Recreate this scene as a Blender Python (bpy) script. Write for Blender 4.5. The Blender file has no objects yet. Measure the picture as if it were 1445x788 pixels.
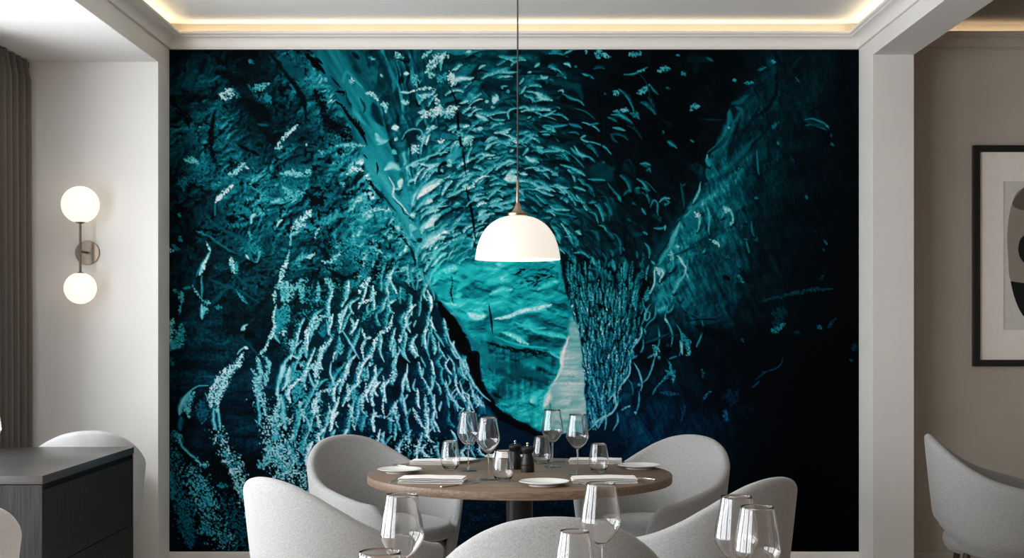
# ---------------------------------------------------------------- the printed wall mural (ice cave)
import numpy as np
MX0, MX1, MY0, MY1 = 238.0, 1212.0, 70.0, 779.0

def _hash(ix, iy, seed):
    h = (ix.astype(np.int64) * 374761393 + iy.astype(np.int64) * 668265263 + seed * 1442695041) & 0xFFFFFFFF
    h = ((h ^ (h >> 13)) * 1274126177) & 0xFFFFFFFF
    h = ((h ^ (h >> 16)) * 2246822519) & 0xFFFFFFFF
    h = h ^ (h >> 15)
    return (h & 0xFFFFFF).astype(np.float32) / 16777215.0

def vnoise(u, v, seed=0):
    iu = np.floor(u); iv = np.floor(v)
    fu = (u - iu).astype(np.float32); fv = (v - iv).astype(np.float32)
    fu = fu * fu * (3 - 2 * fu); fv = fv * fv * (3 - 2 * fv)
    a = _hash(iu, iv, seed); b = _hash(iu + 1, iv, seed)
    c = _hash(iu, iv + 1, seed); d = _hash(iu + 1, iv + 1, seed)
    return (a * (1 - fu) + b * fu) * (1 - fv) + (c * (1 - fu) + d * fu) * fv

def fbm(u, v, seed=0, octv=4, gain=0.5):
    s = 0; a = 1.0; t = 0
    for k in range(octv):
        s = s + a * vnoise(u * 2 ** k + 17.3 * k, v * 2 ** k + 5.1 * k, seed + k)
        t += a; a *= gain
    return s / t

def worley(u, v, seed=0):
    iu = np.floor(u); iv = np.floor(v)
    f1 = np.full(u.shape, 9.0, np.float32); f2 = f1.copy()
    cx = np.zeros(u.shape, np.float32); cy = cx.copy(); cid = cx.copy()
    for dx in (-1, 0, 1):
        for dy in (-1, 0, 1):
            a = iu + dx; b = iv + dy
            px = a + _hash(a, b, seed); py = b + _hash(a, b, seed + 7)
            ex = u - px; ey = v - py
            d = np.sqrt(ex * ex + ey * ey).astype(np.float32)
            m = d < f1
            f2 = np.where(m, f1, np.minimum(f2, d))
            cx = np.where(m, ex, cx); cy = np.where(m, ey, cy)
            cid = np.where(m, _hash(a, b, seed + 13), cid)
            f1 = np.where(m, d, f1)
    return f1, f2, cx, cy, cid

def sstep(a, b, x):
    t = np.clip((x - a) / (b - a), 0, 1)
    return t * t * (3 - 2 * t)

def poly_mask(X, Y, pts, soft=3.0, wob=None):
    """soft mask of a polygon"""
    inside = np.zeros(X.shape, bool)
    dist = np.full(X.shape, 1e9, np.float32)
    n = len(pts)
    if wob is not None:
        X = X + wob[0]; Y = Y + wob[1]
    for i in range(n):
        x1, y1 = pts[i]; x2, y2 = pts[(i + 1) % n]
        if y1 != y2:
            c = ((Y < y1) != (Y < y2)) & (X < (x2 - x1) * (Y - y1) / (y2 - y1) + x1)
            inside ^= c
        dx, dy = x2 - x1, y2 - y1
        t = np.clip(((X - x1) * dx + (Y - y1) * dy) / (dx * dx + dy * dy + 1e-9), 0, 1)
        dist = np.minimum(dist, np.hypot(X - x1 - t * dx, Y - y1 - t * dy))
    sd = np.where(inside, dist, -dist)
    return sstep(-soft, soft, sd)

def spline(pts, step=3.0):
    P = [np.array(p, float) for p in pts]
    if len(P) == 2:
        P = [P[0], (P[0] + P[1]) / 2, P[1]]
    Q = [2 * P[0] - P[1]] + P + [2 * P[-1] - P[-2]]
    out = []
    for i in range(1, len(Q) - 2):
        p0, p1, p2, p3 = Q[i - 1], Q[i], Q[i + 1], Q[i + 2]
        n = max(2, int(np.hypot(*(p2 - p1)) / step))
        for k in range(n):
            t = k / n
            out.append(.5 * (2 * p1 + (p2 - p0) * t + (2 * p0 - 5 * p1 + 4 * p2 - p3) * t * t + (3 * p1 - p0 - 3 * p2 + p3) * t ** 3))
    out.append(P[-1])
    return np.array(out)

# tone at points 60 px apart: columns x = 240..1200, rows y = 70..780
BASE = """
6 8 5 28 35 30 32 34 30 22 6 2 4 2 12 10 6
15 20 7 20 42 36 34 30 30 20 6 3 3 5 15 12 5
22 29 10 16 34 46 36 33 32 22 9 4 2 8 14 10 5
11 27 30 25 28 50 44 38 36 26 14 8 6 28 16 10 4
8 18 30 31 32 40 52 40 42 33 22 13 17 32 14 6 3
9 12 18 22 27 30 48 48 46 38 26 18 38 27 12 5 1
10 13 14 17 18 20 30 55 60 50 20 18 33 22 11 4 1
15 18 15 14 14 15 18 50 52 48 15 10 9 6 3 1 0
14 20 16 14 14 14 15 40 50 60 15 15 12 6 2 0 0
8 12 18 16 16 14 12 14 20 15 17 25 19 10 3 0 0
8 6 6 18 14 12 12 13 12 12 15 20 16 8 2 0 0
12 9 4 8 12 12 12 14 12 12 11 12 9 4 1 0 0
10 8 4 6 10 10 12 12 12 12 10 9 6 3 1 0 0
"""

def base_tone(X, Y):
    G = np.array([[float(v) for v in r.split()] for r in BASE.strip().splitlines()], np.float32) / 100
    ys = np.array([70, 130, 190, 250, 310, 370, 430, 490, 550, 610, 670, 730, 781], float)
    u = np.clip((X - 240) / 60, 0, 15.999)
    v = np.clip(np.interp(Y, ys, np.arange(13)), 0, 11.999)
    iu = np.floor(u).astype(int); iv = np.floor(v).astype(int)
    fu = u - iu; fv = v - iv
    fu = fu * fu * (3 - 2 * fu); fv = fv * fv * (3 - 2 * fv)
    return (G[iv, iu] * (1 - fu) + G[iv, iu + 1] * fu) * (1 - fv) + (G[iv + 1, iu] * (1 - fu) + G[iv + 1, iu + 1] * fu) * fv

STROKE_TEXT = """
@ 230 70
345,280 420,262 500,258 560,290 600,330 | 55 .85 1
540,260 600,235 655,215 | 34 .7 1
350,275 380,310 420,300 | 14 .85 1
600,330 660,290 | 60 .5 1
530,68 560,88 | 16 .5 1
690,615 760,530 830,465 | 18 .85 1
400,770 440,765 490,715 530,735 | 26 .8 1
130,680 210,700 | 28 .7 1
150,660 220,710 | 20 .7 1
700,620 735,600 | 18 .8 1
320,380 300,500 300,640 330,720 | 50 .02 1
40,330 120,380 170,420 | 22 .02 1
130,430 160,490 | 34 .02 1
450,580 520,620 590,655 | 30 .02 1
560,630 590,660 | 20 .02 0
650,10 760,150 860,300 880,450 | 44 .02 2
340,130 450,200 560,330 660,440 | 150 .03 2
560,400 640,520 700,600 | 80 .05 2
730,60 780,110 860,180 | 70 .30 2
230,150 260,60 | 50 .05 2
580,468 650,472 | 14 .35 2
720,770 780,765 860,770 | 34 .75 1
@ 430 70
0,30 50,70 100,120 125,150 | 34 .0 0
40,60 70,110 | 40 .0 0
60,50 110,90 | 16 .0 0
185,260 240,265 235,290 | 16 .0 0
190,320 230,350 280,420 340,480 380,580 | 30 .0 1
230,360 290,440 350,520 385,590 | 18 .0 0
330,480 370,560 | 16 .0 0
160,170 220,240 | 10 .1 0
100,380 200,500 300,560 | 130 .02 1
60,250 130,400 | 100 .04 1
190,600 250,590 370,595 | 18 .75 1
80,630 130,645 | 16 .7 1
0,760 40,750 | 30 .75 1
0,590 16,595 | 14 .8 1
250,780 300,745 360,750 | 24 .85 1
120,180 135,195 | 20 .7 1
235,215 240,170 255,140 290,160 | 14 .62 2
250,130 330,210 360,245 | 10 .62 2
275,195 300,195 | 26 .85 1
250,250 270,330 340,400 390,450 | 10 .2 0
290,350 330,420 380,465 | 30 .62 2
360,270 400,380 480,500 | 30 .5 2
340,300 370,360 360,400 | 12 .2 2
375,275 410,275 455,315 | 20 .85 1
330,380 400,470 | 20 .40 2
430,520 460,560 510,560 | 34 .85 2
430,440 470,520 520,560 | 20 .6 2
450,590 500,570 | 12 .8 2
500,740 540,720 590,740 | 50 .8 2
540,620 570,650 | 30 .82 2
520,560 540,620 | 12 .05 0
440,700 450,740 445,770 | 10 .0 0
360,650 385,675 | 8 .05 0
470,350 495,340 500,390 | 26 .8 1
540,490 575,480 | 28 .88 0
555,550 570,560 | 20 .8 0
560,20 600,80 | 34 .8 1
390,50 440,65 | 14 .7 1
465,155 485,170 | 10 .8 0
290,20 330,60 | 40 .08 2
300,100 340,150 | 30 .2 2
440,30 500,150 540,250 | 40 .18 2
520,100 550,200 540,260 | 26 .5 2
600,160 580,220 | 44 .04 2
610,150 640,150 | 16 .85 0
420,330 450,420 480,470 | 50 .12 2
510,280 500,330 | 40 .15 2
720,55 750,30 790,0 | 22 .75 1
745,140 790,90 830,50 876,40 | 44 .85 1
780,180 770,140 | 30 .8 1
820,200 870,150 | 40 .6 1
650,265 720,240 800,245 | 14 .85 1
680,160 690,230 | 40 .7 1
700,285 770,285 810,250 | 18 .8 1
590,265 650,270 | 10 .8 0
600,320 640,325 | 28 .8 1
680,310 700,350 715,350 | 14 .0 0
720,420 790,390 830,370 810,300 | 40 .88 1
700,390 760,390 | 26 .8 1
830,400 876,390 | 40 .7 1
690,190 710,240 | 14 .02 2
560,60 640,80 620,40 | 30 .08 2
640,70 630,80 | 12 .0 0
600,560 620,520 670,495 720,510 740,590 | 10 .7 3
670,545 720,560 740,580 | 22 .8 1
750,500 800,470 | 20 .8 1
640,600 660,560 690,530 | 50 .12 2
665,640 680,610 700,640 | 34 .85 1
820,575 860,565 | 22 .88 1
650,780 640,720 720,680 830,640 876,635 | 14 .75 3
700,700 780,720 870,700 | 22 .8 3
740,760 830,745 | 18 .7 3
650,720 700,710 | 40 .8 2
820,730 860,700 876,700 | 20 .02 0
840,740 855,760 | 20 .75 3
860,700 826,740 840,780 | 12 .05 0
@ 630 70
0,45 18,48 | 14 .8 1
120,18 150,8 | 14 .85 0
195,122 215,105 240,98 | 9 .75 0
350,148 390,146 432,143 | 13 .72 3
15,140 30,180 30,225 | 34 .9 1
20,190 80,185 160,180 | 28 .85 3
20,150 45,180 | 16 .9 0
20,230 40,280 60,330 70,440 80,560 100,640 120,780 | 16 .0 0
350,250 345,235 380,228 | 10 .7 3
370,262 388,262 | 14 .6 1
290,330 300,300 320,310 | 34 .82 0
285,370 290,350 | 18 .7 1
85,330 130,322 | 20 .82 3
237,330 258,318 | 12 .8 0
160,360 190,370 | 16 .72 1
270,270 300,290 | 10 .3 2
130,410 158,402 | 12 .75 0
180,412 210,420 250,440 | 34 .84 3
280,430 340,440 360,438 | 10 .7 3
150,460 185,458 | 14 .6 3
190,490 220,492 | 16 .85 0
378,435 382,390 410,370 440,362 | 12 .74 3
440,362 480,355 510,365 | 14 .72 3
0,380 40,370 70,355 | 34 .88 1
0,400 60,385 | 34 .8 1
0,420 30,400 | 26 .7 1
60,520 100,520 | 44 .7 1
290,520 340,510 400,495 | 20 .78 3
330,520 380,515 | 18 .8 3
100,580 120,550 170,540 | 22 .85 3
120,610 130,580 160,560 | 30 .8 1
240,620 255,590 275,585 | 24 .8 3
280,555 300,550 | 20 .65 3
385,575 425,555 | 12 .7 3
0,680 40,650 90,610 | 80 .6 2
0,690 30,700 | 20 .75 1
140,685 185,670 | 14 .68 3
190,705 230,665 290,645 | 12 .7 3
220,655 300,650 | 12 .8 3
200,780 260,740 290,730 | 16 .65 3
300,740 350,710 390,690 430,700 | 18 .78 3
310,690 350,650 | 12 .6 3
385,640 412,622 | 16 .75 3
345,770 370,750 | 14 .75 3
370,780 400,755 440,760 | 34 .85 3
450,770 500,775 | 24 .85 3
370,720 420,700 | 14 .7 3
0,715 30,718 | 12 .8 0
0,600 60,560 100,570 | 10 .05 2
545,115 575,85 | 16 .75 3
500,155 522,138 | 12 .75 0
448,215 470,195 480,180 | 12 .75 3
452,275 480,245 497,228 | 14 .75 3
440,160 560,150 700,158 | 14 .03 2
730,35 760,15 795,5 | 16 .7 3
720,92 745,95 765,110 | 16 .75 3
840,152 876,165 | 12 .65 3
790,105 805,108 | 8 .5 0
580,160 600,180 625,170 | 24 .78 3
620,190 615,215 | 18 .5 2
640,0 700,15 | 18 .5 1
855,15 870,15 | 18 .7 1
515,210 520,190 | 24 .5 1
560,265 580,290 605,300 | 20 .8 3
510,296 530,300 530,330 | 10 .65 3
690,262 715,255 720,275 | 12 .75 3
715,280 760,300 820,320 850,350 | 12 .6 3
760,210 820,260 840,320 | 26 .25 2
790,210 810,260 | 40 .22 2
700,300 750,330 | 60 .02 2
605,420 640,395 672,378 | 12 .7 3
670,355 700,368 | 10 .75 3
620,340 690,370 | 24 .3 2
500,430 520,415 | 12 .75 3
500,445 545,435 | 20 .5 1
545,360 560,372 | 10 .6 0
590,480 640,492 | 10 .6 3
650,480 670,478 745,465 | 16 .62 3
655,485 670,510 | 14 .65 3
755,455 790,475 830,490 | 20 .55 3
640,520 720,560 780,560 | 34 .03 2
590,530 640,530 | 18 .65 3
830,545 860,535 | 12 .75 3
826,550 850,565 876,570 | 10 .75 3
490,580 515,555 530,535 | 18 .65 3
450,585 490,545 530,535 | 14 .65 3
555,600 575,630 600,640 | 28 .7 3
560,600 600,612 | 16 .7 3
600,635 670,632 735,628 | 18 .66 3
735,630 770,650 | 14 .55 3
550,600 590,650 | 18 .65 3
770,610 800,640 876,670 | 22 .6 3
790,600 830,650 876,665 | 14 .7 3
470,655 495,630 510,612 | 18 .7 3
490,665 520,690 565,700 | 30 .78 3
490,680 500,720 | 20 .5 3
540,740 580,750 635,745 | 13 .75 3
705,720 760,735 820,760 860,785 | 22 .68 3
670,735 690,735 | 12 .5 0
650,775 685,768 | 14 .65 0
600,690 700,690 800,710 | 30 .04 2
@ 830 70
35,25 60,15 90,30 135,48 | 28 .68 1
40,35 70,55 | 24 .6 1
250,40 280,30 320,30 | 32 .65 1
315,8 320,40 | 12 .6 1
540,38 565,38 | 10 .5 1
215,158 270,155 320,135 370,108 | 12 .6 3
300,140 350,125 | 10 .65 1
430,140 460,125 500,120 | 28 .62 1
575,142 600,165 | 20 .5 1
610,80 650,60 720,70 | 60 .14 2
640,120 680,130 | 60 .13 2
700,50 760,60 | 30 .16 2
730,50 770,75 | 8 .4 0
150,258 185,262 | 12 .65 1
155,278 190,268 | 18 .6 1
98,270 108,280 | 10 .4 1
300,270 340,255 375,220 | 26 .64 1
375,215 400,250 430,280 | 8 .4 0
480,240 505,242 | 12 .4 1
135,400 180,405 230,425 270,465 | 20 .6 3
150,380 200,385 250,375 | 14 .6 1
200,375 240,372 250,385 | 14 .7 1
255,395 290,400 310,430 | 26 .45 1
230,440 290,490 | 20 .3 2
150,483 190,490 225,502 | 10 .6 0
0,470 60,458 | 14 .55 3
0,570 50,585 100,605 140,655 | 10 .66 3
0,160 30,180 | 8 .5 0
0,660 40,700 | 14 .6 3
30,710 60,740 110,760 150,740 | 130 .28 2
90,690 100,700 | 18 .4 2
625,385 650,355 690,350 | 26 .62 1
485,570 515,585 545,610 | 22 .55 3
455,505 465,515 | 10 .4 1
625,560 650,572 | 14 .55 3
320,712 350,710 385,722 | 14 .62 3
330,715 370,730 385,760 | 8 .5 0
140,530 150,555 180,575 | 12 .4 2
60,180 70,350 80,560 90,650 | 20 .0 2
280,560 300,640 300,700 | 80 .08 2
700,460 780,440 | 40 .1 2
680,620 720,520 730,450 | 60 .08 2
690,430 830,438 | 6 .2 0
860,360 840,500 780,600 730,660 715,780 | 14 .02 2
730,650 735,690 750,730 | 14 .75 3
735,640 790,590 840,530 876,440 | 10 .5 3
870,390 855,480 800,600 760,700 | 40 .42 2
740,670 760,740 | 34 .5 2
770,650 765,675 | 7 .1 0
850,600 800,700 | 20 .28 2
@ 1020 70
60,195 80,188 | 14 .6 1
130,208 190,202 | 14 .55 1
290,80 320,80 | 22 .6 1
210,130 270,110 | 14 .45 1
200,170 180,230 | 30 .2 1
290,80 320,150 260,230 | 40 .24 2
50,340 100,330 160,280 | 30 .36 2
40,380 50,480 20,540 0,620 | 40 .42 2
80,360 120,380 60,450 | 30 .40 2
30,480 40,490 | 9 .7 0
110,400 60,560 20,700 | 16 .1 2
60,520 90,500 | 12 .08 0
340,120 330,220 300,330 200,420 | 40 .06 2
220,350 200,400 90,560 40,680 | 18 .12 2
330,400 250,520 130,650 20,760 | 26 .10 2
180,560 100,660 0,760 | 34 .33 2
330,200 420,250 400,320 340,430 | 60 .16 1
380,380 500,300 650,200 | 40 .16 1
300,490 340,450 | 20 .4 1
450,170 470,200 | 20 .35 1
500,30 470,60 420,120 | 14 .2 2
660,300 780,210 840,190 | 30 .02 2
520,390 620,350 720,290 | 20 .03 2
500,435 560,430 640,470 650,490 | 7 .45 0
505,470 560,465 640,500 | 7 .38 0
500,440 560,455 640,480 | 22 .22 2
640,470 645,478 | 10 .55 0
660,590 682,592 | 18 .45 1
665,520 675,545 | 10 .3 1
335,570 340,590 | 9 .5 0
208,630 210,700 220,780 | 8 .5 3
70,770 110,740 | 30 .5 1
340,620 335,690 | 14 .3 1
410,660 440,700 | 16 .25 1
@ 230 250
325,160 320,200 320,240 | 8 .5 3
325,160 345,125 380,90 430,55 | 24 .9 1
330,150 370,110 | 20 .92 0
90,40 120,30 130,80 | 50 .4 1
90,235 110,245 | 20 .5 1
540,290 545,255 575,228 | 18 .85 3
560,190 600,215 | 28 .6 1
545,55 600,100 660,130 | 20 .6 1
400,290 470,300 520,290 | 18 .5 1
450,230 480,250 | 12 .5 1
260,230 320,290 400,350 500,400 540,420 | 22 .34 2
400,340 500,395 560,450 | 26 .36 2
540,430 610,500 700,550 740,570 | 14 .3 2
700,310 715,275 735,262 | 14 .88 3
690,330 700,305 | 12 .6 3
800,320 830,300 860,260 876,240 | 44 .88 1
790,310 788,400 775,460 | 8 .75 1
755,70 800,110 876,100 | 34 .7 1
690,50 720,40 | 20 .6 1
740,60 760,100 | 14 .7 1
780,470 760,530 735,590 720,650 | 24 .85 1
770,490 745,590 715,660 | 10 .9 1
700,680 740,670 760,700 750,780 | 70 .75 1
690,700 685,780 | 18 .85 1
730,690 760,750 | 30 .6 3
780,720 800,690 850,680 860,780 | 34 .7 1
840,640 870,640 | 20 .7 1
820,520 850,500 876,500 | 18 .7 1
830,560 840,530 | 20 .6 1
200,330 250,355 290,370 350,420 450,475 | 12 .45 3
210,340 270,360 | 24 .5 1
60,460 80,420 | 40 .5 1
50,440 45,465 | 26 .8 1
90,370 120,400 | 20 .5 1
265,400 285,440 295,470 | 10 .85 1
290,465 270,510 240,560 225,610 | 24 .8 3
270,500 240,590 | 14 .9 1
225,560 205,620 | 8 .5 3
240,610 238,680 242,770 | 12 .6 3
245,765 290,780 | 20 .7 1
180,670 195,700 230,750 | 10 .7 1
110,710 110,780 | 30 .65 1
60,700 100,720 | 20 .6 1
120,690 180,680 | 12 .5 1
420,495 425,550 440,600 | 26 .85 1
450,530 440,600 | 30 .6 1
425,500 420,590 | 8 .7 3
510,480 530,510 | 8 .8 0
520,400 560,440 600,470 570,530 | 34 .5 1
590,470 600,460 580,530 | 10 .7 3
575,530 580,600 600,650 | 10 .25 2
520,430 540,500 570,530 | 20 .45 3
530,320 535,400 | 16 .6 1
280,630 400,680 500,720 600,780 | 16 .3 2
440,600 520,670 600,740 | 18 .28 2
300,560 400,570 | 20 .3 1
450,700 500,770 | 12 .6 1
480,740 520,780 | 14 .5 1
50,560 150,570 200,590 | 20 .2 2
@ 430 250
0,260 40,205 | 30 .85 1
10,240 30,220 | 14 .9 1
210,50 250,45 | 20 .7 1
390,105 415,100 | 16 .85 0
60,380 70,340 100,310 | 14 .85 1
90,300 180,240 290,240 | 30 .55 1
290,260 295,340 | 26 .6 1
100,520 140,530 200,490 215,460 | 18 .8 1
0,495 40,490 60,470 | 16 .8 1
370,235 400,210 450,195 495,205 | 14 .8 1
360,300 440,300 500,310 | 16 .55 1
240,380 300,400 320,430 | 24 .6 1
400,390 450,400 500,390 | 14 .65 1
530,350 510,385 | 20 .75 1
470,455 430,500 415,560 | 14 .75 3
420,520 440,480 | 22 .5 3
560,490 570,550 540,580 | 16 .6 1
330,720 350,690 385,640 405,625 | 26 .9 1
330,780 400,760 440,710 | 22 .88 1
140,630 160,700 150,770 | 20 .75 1
120,630 170,660 | 30 .75 1
80,650 85,720 75,780 | 20 .7 1
240,650 290,640 260,720 250,770 | 34 .5 1
0,640 20,640 | 24 .6 1
250,700 260,760 | 20 .7 3
480,660 540,720 600,740 | 60 .5 1
620,640 660,640 | 24 .7 3
600,690 620,760 | 30 .5 1
100,440 150,520 | 60 .05 2
150,570 250,630 330,590 | 50 .04 2
400,40 440,90 500,150 520,170 | 24 .0 1
380,20 430,60 | 30 .0 1
430,60 520,170 560,220 | 14 .15 2
480,130 550,230 | 12 .5 2
550,70 545,130 600,190 610,225 650,240 | 7 .05 0
520,0 548,60 545,120 600,180 640,235 | 7 .85 0
580,70 585,40 600,15 | 22 .85 0
550,80 590,75 | 14 .75 3
640,25 660,20 690,15 | 16 .85 3
640,80 660,60 | 50 .42 2
600,120 640,200 | 40 .62 2
665,190 680,130 730,80 800,40 845,20 | 44 .80 3
700,130 760,80 830,40 | 22 .93 0
670,170 720,60 770,10 | 14 .6 3
690,210 720,170 760,130 820,110 | 22 .72 3
740,170 770,150 790,155 | 20 .85 0
710,260 740,220 800,190 876,175 | 20 .75 3
760,220 830,210 | 20 .85 3
820,150 876,140 | 20 .7 3
655,250 670,180 | 12 .1 2
650,240 680,230 | 24 .85 3
720,350 740,300 780,265 835,235 | 40 .84 3
745,320 780,280 810,260 | 26 .92 0
650,290 670,320 690,330 | 26 .75 2
660,350 680,400 | 16 .65 3
690,500 700,440 760,370 876,320 | 34 .70 3
720,440 780,390 860,360 | 34 .88 3
700,490 740,430 | 18 .6 3
720,520 740,490 780,465 | 14 .8 3
740,590 760,530 820,460 876,425 | 26 .76 3
780,550 830,500 870,470 | 24 .88 3
770,640 790,590 876,500 | 14 .8 3
790,660 830,600 876,570 | 34 .78 3
850,640 876,610 | 24 .75 2
690,400 720,380 | 40 .1 2
700,560 740,540 | 26 .2 2
760,520 770,510 | 14 .02 0
590,340 620,400 650,440 | 16 .02 1
650,430 680,520 670,560 | 20 .05 2
560,280 600,320 | 18 .6 3
600,300 650,400 690,470 690,560 | 10 .62 3
650,380 660,300 | 14 .7 3
650,560 660,640 680,700 | 12 .6 3
520,290 560,330 | 18 .05 1
700,640 720,630 | 10 .8 3
690,700 700,640 | 8 .7 3
740,680 730,740 | 10 .7 3
760,640 790,700 800,770 | 12 .65 3
640,720 660,740 660,780 | 12 .65 3
800,700 860,690 876,740 | 60 .6 2
810,770 850,786 | 20 .0 0
@ 630 250
120,60 130,120 150,200 170,320 180,400 | 16 .0 0
100,60 135,45 | 20 .8 3
0,130 60,100 100,75 | 12 .75 3
170,50 185,15 | 20 .82 3
120,180 150,150 230,130 260,140 | 16 .72 3
170,150 200,135 | 20 .75 3
0,230 60,200 110,190 | 22 .04 2
0,380 40,370 | 26 .03 2
360,10 440,10 | 40 .86 0
255,135 330,60 | 20 .7 3
345,90 350,130 | 20 .65 3
200,45 215,95 300,80 | 12 .5 3
260,190 330,150 | 16 .68 3
280,190 350,165 | 16 .7 3
330,170 350,200 410,180 | 16 .7 3
200,245 215,225 250,215 | 30 .8 3
190,260 260,250 | 18 .7 3
300,220 400,195 | 14 .65 3
160,20 200,50 240,20 | 10 .5 3
100,270 120,250 | 26 .62 3
130,350 160,330 | 30 .6 3
0,330 60,300 160,290 | 24 .58 3
0,440 80,400 170,400 | 20 .6 2
0,590 40,560 70,570 | 50 .82 3
110,600 150,575 | 40 .75 3
170,400 175,440 | 16 .05 0
520,570 580,560 640,540 | 14 .55 3
480,620 560,590 640,600 | 12 .6 3
560,640 640,610 | 8 .6 3
600,560 660,580 670,640 | 14 .5 3
470,545 540,560 600,535 | 10 .5 3
540,75 600,70 670,95 | 16 .75 3
550,80 620,110 660,120 | 12 .75 3
550,110 600,160 620,170 | 12 .65 3
680,65 755,68 | 12 .74 3
780,60 830,70 855,85 | 14 .7 3
690,100 740,100 | 18 .68 3
760,95 800,140 850,165 | 10 .65 3
640,180 670,200 760,210 | 16 .72 3
650,190 660,230 | 12 .65 3
640,220 700,230 760,240 | 8 .5 3
490,110 550,150 590,190 | 14 .55 3
520,180 560,220 | 12 .6 3
600,255 650,255 | 14 .6 3
710,270 750,300 | 12 .6 3
795,345 830,360 | 24 .8 3
730,370 760,380 775,420 | 10 .6 3
790,400 800,440 | 12 .5 3
760,240 800,250 | 10 .5 3
790,470 830,465 876,500 | 14 .62 3
50,740 90,720 | 30 .72 2
270,555 310,550 | 24 .6 2
250,640 340,640 | 40 .68 2
400,660 470,640 500,690 | 20 .66 2
420,690 530,650 | 14 .66 2
640,510 700,560 690,700 | 22 .62 2
280,700 380,720 500,690 600,690 | 18 .62 2
0,440 0,440 | 2 .5 0
@ 830 250
0,15 40,20 100,25 | 14 .6 3
120,40 150,90 190,130 200,160 | 12 .5 3
180,120 190,150 | 14 .6 3
215,120 240,90 270,90 | 16 .45 3
290,75 320,70 | 12 .55 3
290,75 320,100 | 20 .35 3
330,68 380,85 | 14 .5 3
270,160 290,175 | 16 .4 3
325,195 350,230 | 14 .62 3
380,190 400,150 425,165 430,240 | 12 .55 3
440,160 470,130 505,140 | 18 .68 3
460,130 500,160 480,180 | 12 .5 3
450,165 500,175 | 14 .5 1
570,40 580,90 590,200 | 12 .35 3
600,45 580,60 | 10 .4 3
30,100 40,130 | 10 .4 3
0,160 50,155 | 12 .55 3
60,125 110,130 125,200 130,290 | 7 .35 3
0,215 40,230 60,290 | 10 .6 3
60,305 90,310 115,345 | 14 .65 3
0,60 20,110 | 8 .4 3
120,340 150,390 | 20 .42 3
150,350 190,390 195,480 | 16 .45 3
240,260 270,280 | 14 .35 3
340,340 365,360 | 14 .62 3
400,315 435,320 475,310 | 14 .6 3
475,300 470,330 | 8 .65 0
280,350 340,350 | 24 .25 2
350,410 375,440 375,500 | 12 .6 3
295,460 300,510 | 10 .45 3
210,435 220,460 | 10 .45 3
130,455 150,470 150,500 | 12 .45 3
90,470 110,520 100,560 | 14 .42 3
0,500 20,500 55,560 | 20 .55 3
20,500 40,540 | 12 .65 3
150,515 160,580 | 20 .6 3
140,530 120,560 | 16 .5 3
220,510 235,560 225,640 | 18 .5 3
340,470 330,560 345,610 | 14 .4 1
300,600 340,620 | 20 .4 1
105,600 140,640 | 16 .5 3
0,560 50,580 50,620 0,640 | 14 .4 3
560,260 640,200 690,60 | 26 .62 2
690,30 680,90 640,170 | 10 .75 3
650,180 560,270 510,370 440,480 415,545 | 9 .02 2
700,90 640,220 590,280 | 20 .42 2
500,440 540,330 560,290 | 24 .66 2
430,540 500,440 540,350 | 22 .62 2
600,330 700,250 | 60 .4 2
655,215 675,240 690,235 | 24 .88 1
690,235 685,290 670,340 | 10 .72 3
730,190 745,230 745,360 | 9 .65 3
835,180 850,200 876,210 | 24 .85 1
820,260 850,210 | 10 .65 3
800,45 876,40 | 26 .42 1
745,385 790,405 810,430 | 14 .8 1
720,440 710,475 | 10 .6 3
550,425 558,435 | 14 .8 0
510,450 520,500 525,560 500,590 | 12 .65 3
515,460 510,520 | 24 .7 1
545,485 570,510 600,560 590,600 | 12 .82 3
600,590 615,620 | 8 .7 0
615,510 605,580 | 8 .6 3
595,600 560,660 530,720 | 24 .66 3
530,700 510,770 | 20 .6 1
420,560 440,570 460,590 440,650 | 16 .82 3
420,560 440,610 | 14 .8 1
410,560 405,660 380,720 | 6 .8 0
390,520 410,540 | 8 .6 0
460,690 430,770 | 30 .6 2
350,770 360,740 390,700 | 18 .6 1
560,730 570,770 | 10 .55 3
540,480 640,440 700,420 | 12 .2 2
640,470 600,490 680,470 | 20 .4 1
0,690 20,780 | 16 .6 1
180,560 200,600 | 12 .1 2
@ 1020 250
0,200 20,190 50,220 60,270 50,300 | 14 .75 3
40,290 68,285 | 14 .75 1
10,230 30,250 | 20 .4 2
0,120 60,60 110,20 | 40 .3 1
195,132 215,132 | 16 .5 3
515,115 518,140 | 14 .5 3
135,260 145,290 | 12 .35 3
178,270 175,320 190,370 | 9 .45 3
190,370 205,395 | 16 .3 1
145,400 155,440 165,470 | 12 .5 3
130,385 150,388 | 6 .4 0
570,330 570,345 | 9 .35 1
620,385 645,420 | 10 .4 1
615,445 630,455 | 10 .3 1
90,600 110,640 130,650 | 20 .5 1
80,580 70,680 | 18 .3 1
590,630 610,625 630,580 | 10 .25 1
280,470 320,560 350,590 | 26 .18 2
230,770 350,740 550,700 680,690 | 20 .25 1
0,480 40,500 | 14 .4 1
0,610 40,640 | 50 .02 1
100,560 160,660 | 40 .03 1
@ 230 430
110,0 100,60 | 16 .6 1
60,90 40,160 40,240 | 40 .75 1
110,120 100,220 50,280 | 50 .6 1
50,230 60,270 | 40 .7 2
40,330 60,380 | 30 .4 1
245,0 240,50 240,90 | 26 .8 3
270,10 250,60 | 24 .7 1
320,15 360,20 | 18 .5 1
480,165 490,140 525,125 | 10 .85 3
490,160 500,140 | 14 .8 1
500,260 520,275 | 12 .9 0
455,310 475,280 500,262 | 10 .8 3
490,300 460,370 400,410 340,470 300,520 | 40 .88 1
450,380 380,470 340,560 330,640 | 50 .85 1
300,500 300,570 290,640 | 26 .85 1
305,640 310,700 325,780 | 22 .75 3
335,640 345,720 350,780 | 14 .75 3
300,640 340,660 | 20 .8 1
280,500 210,510 150,550 110,620 95,690 | 8 .7 3
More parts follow.
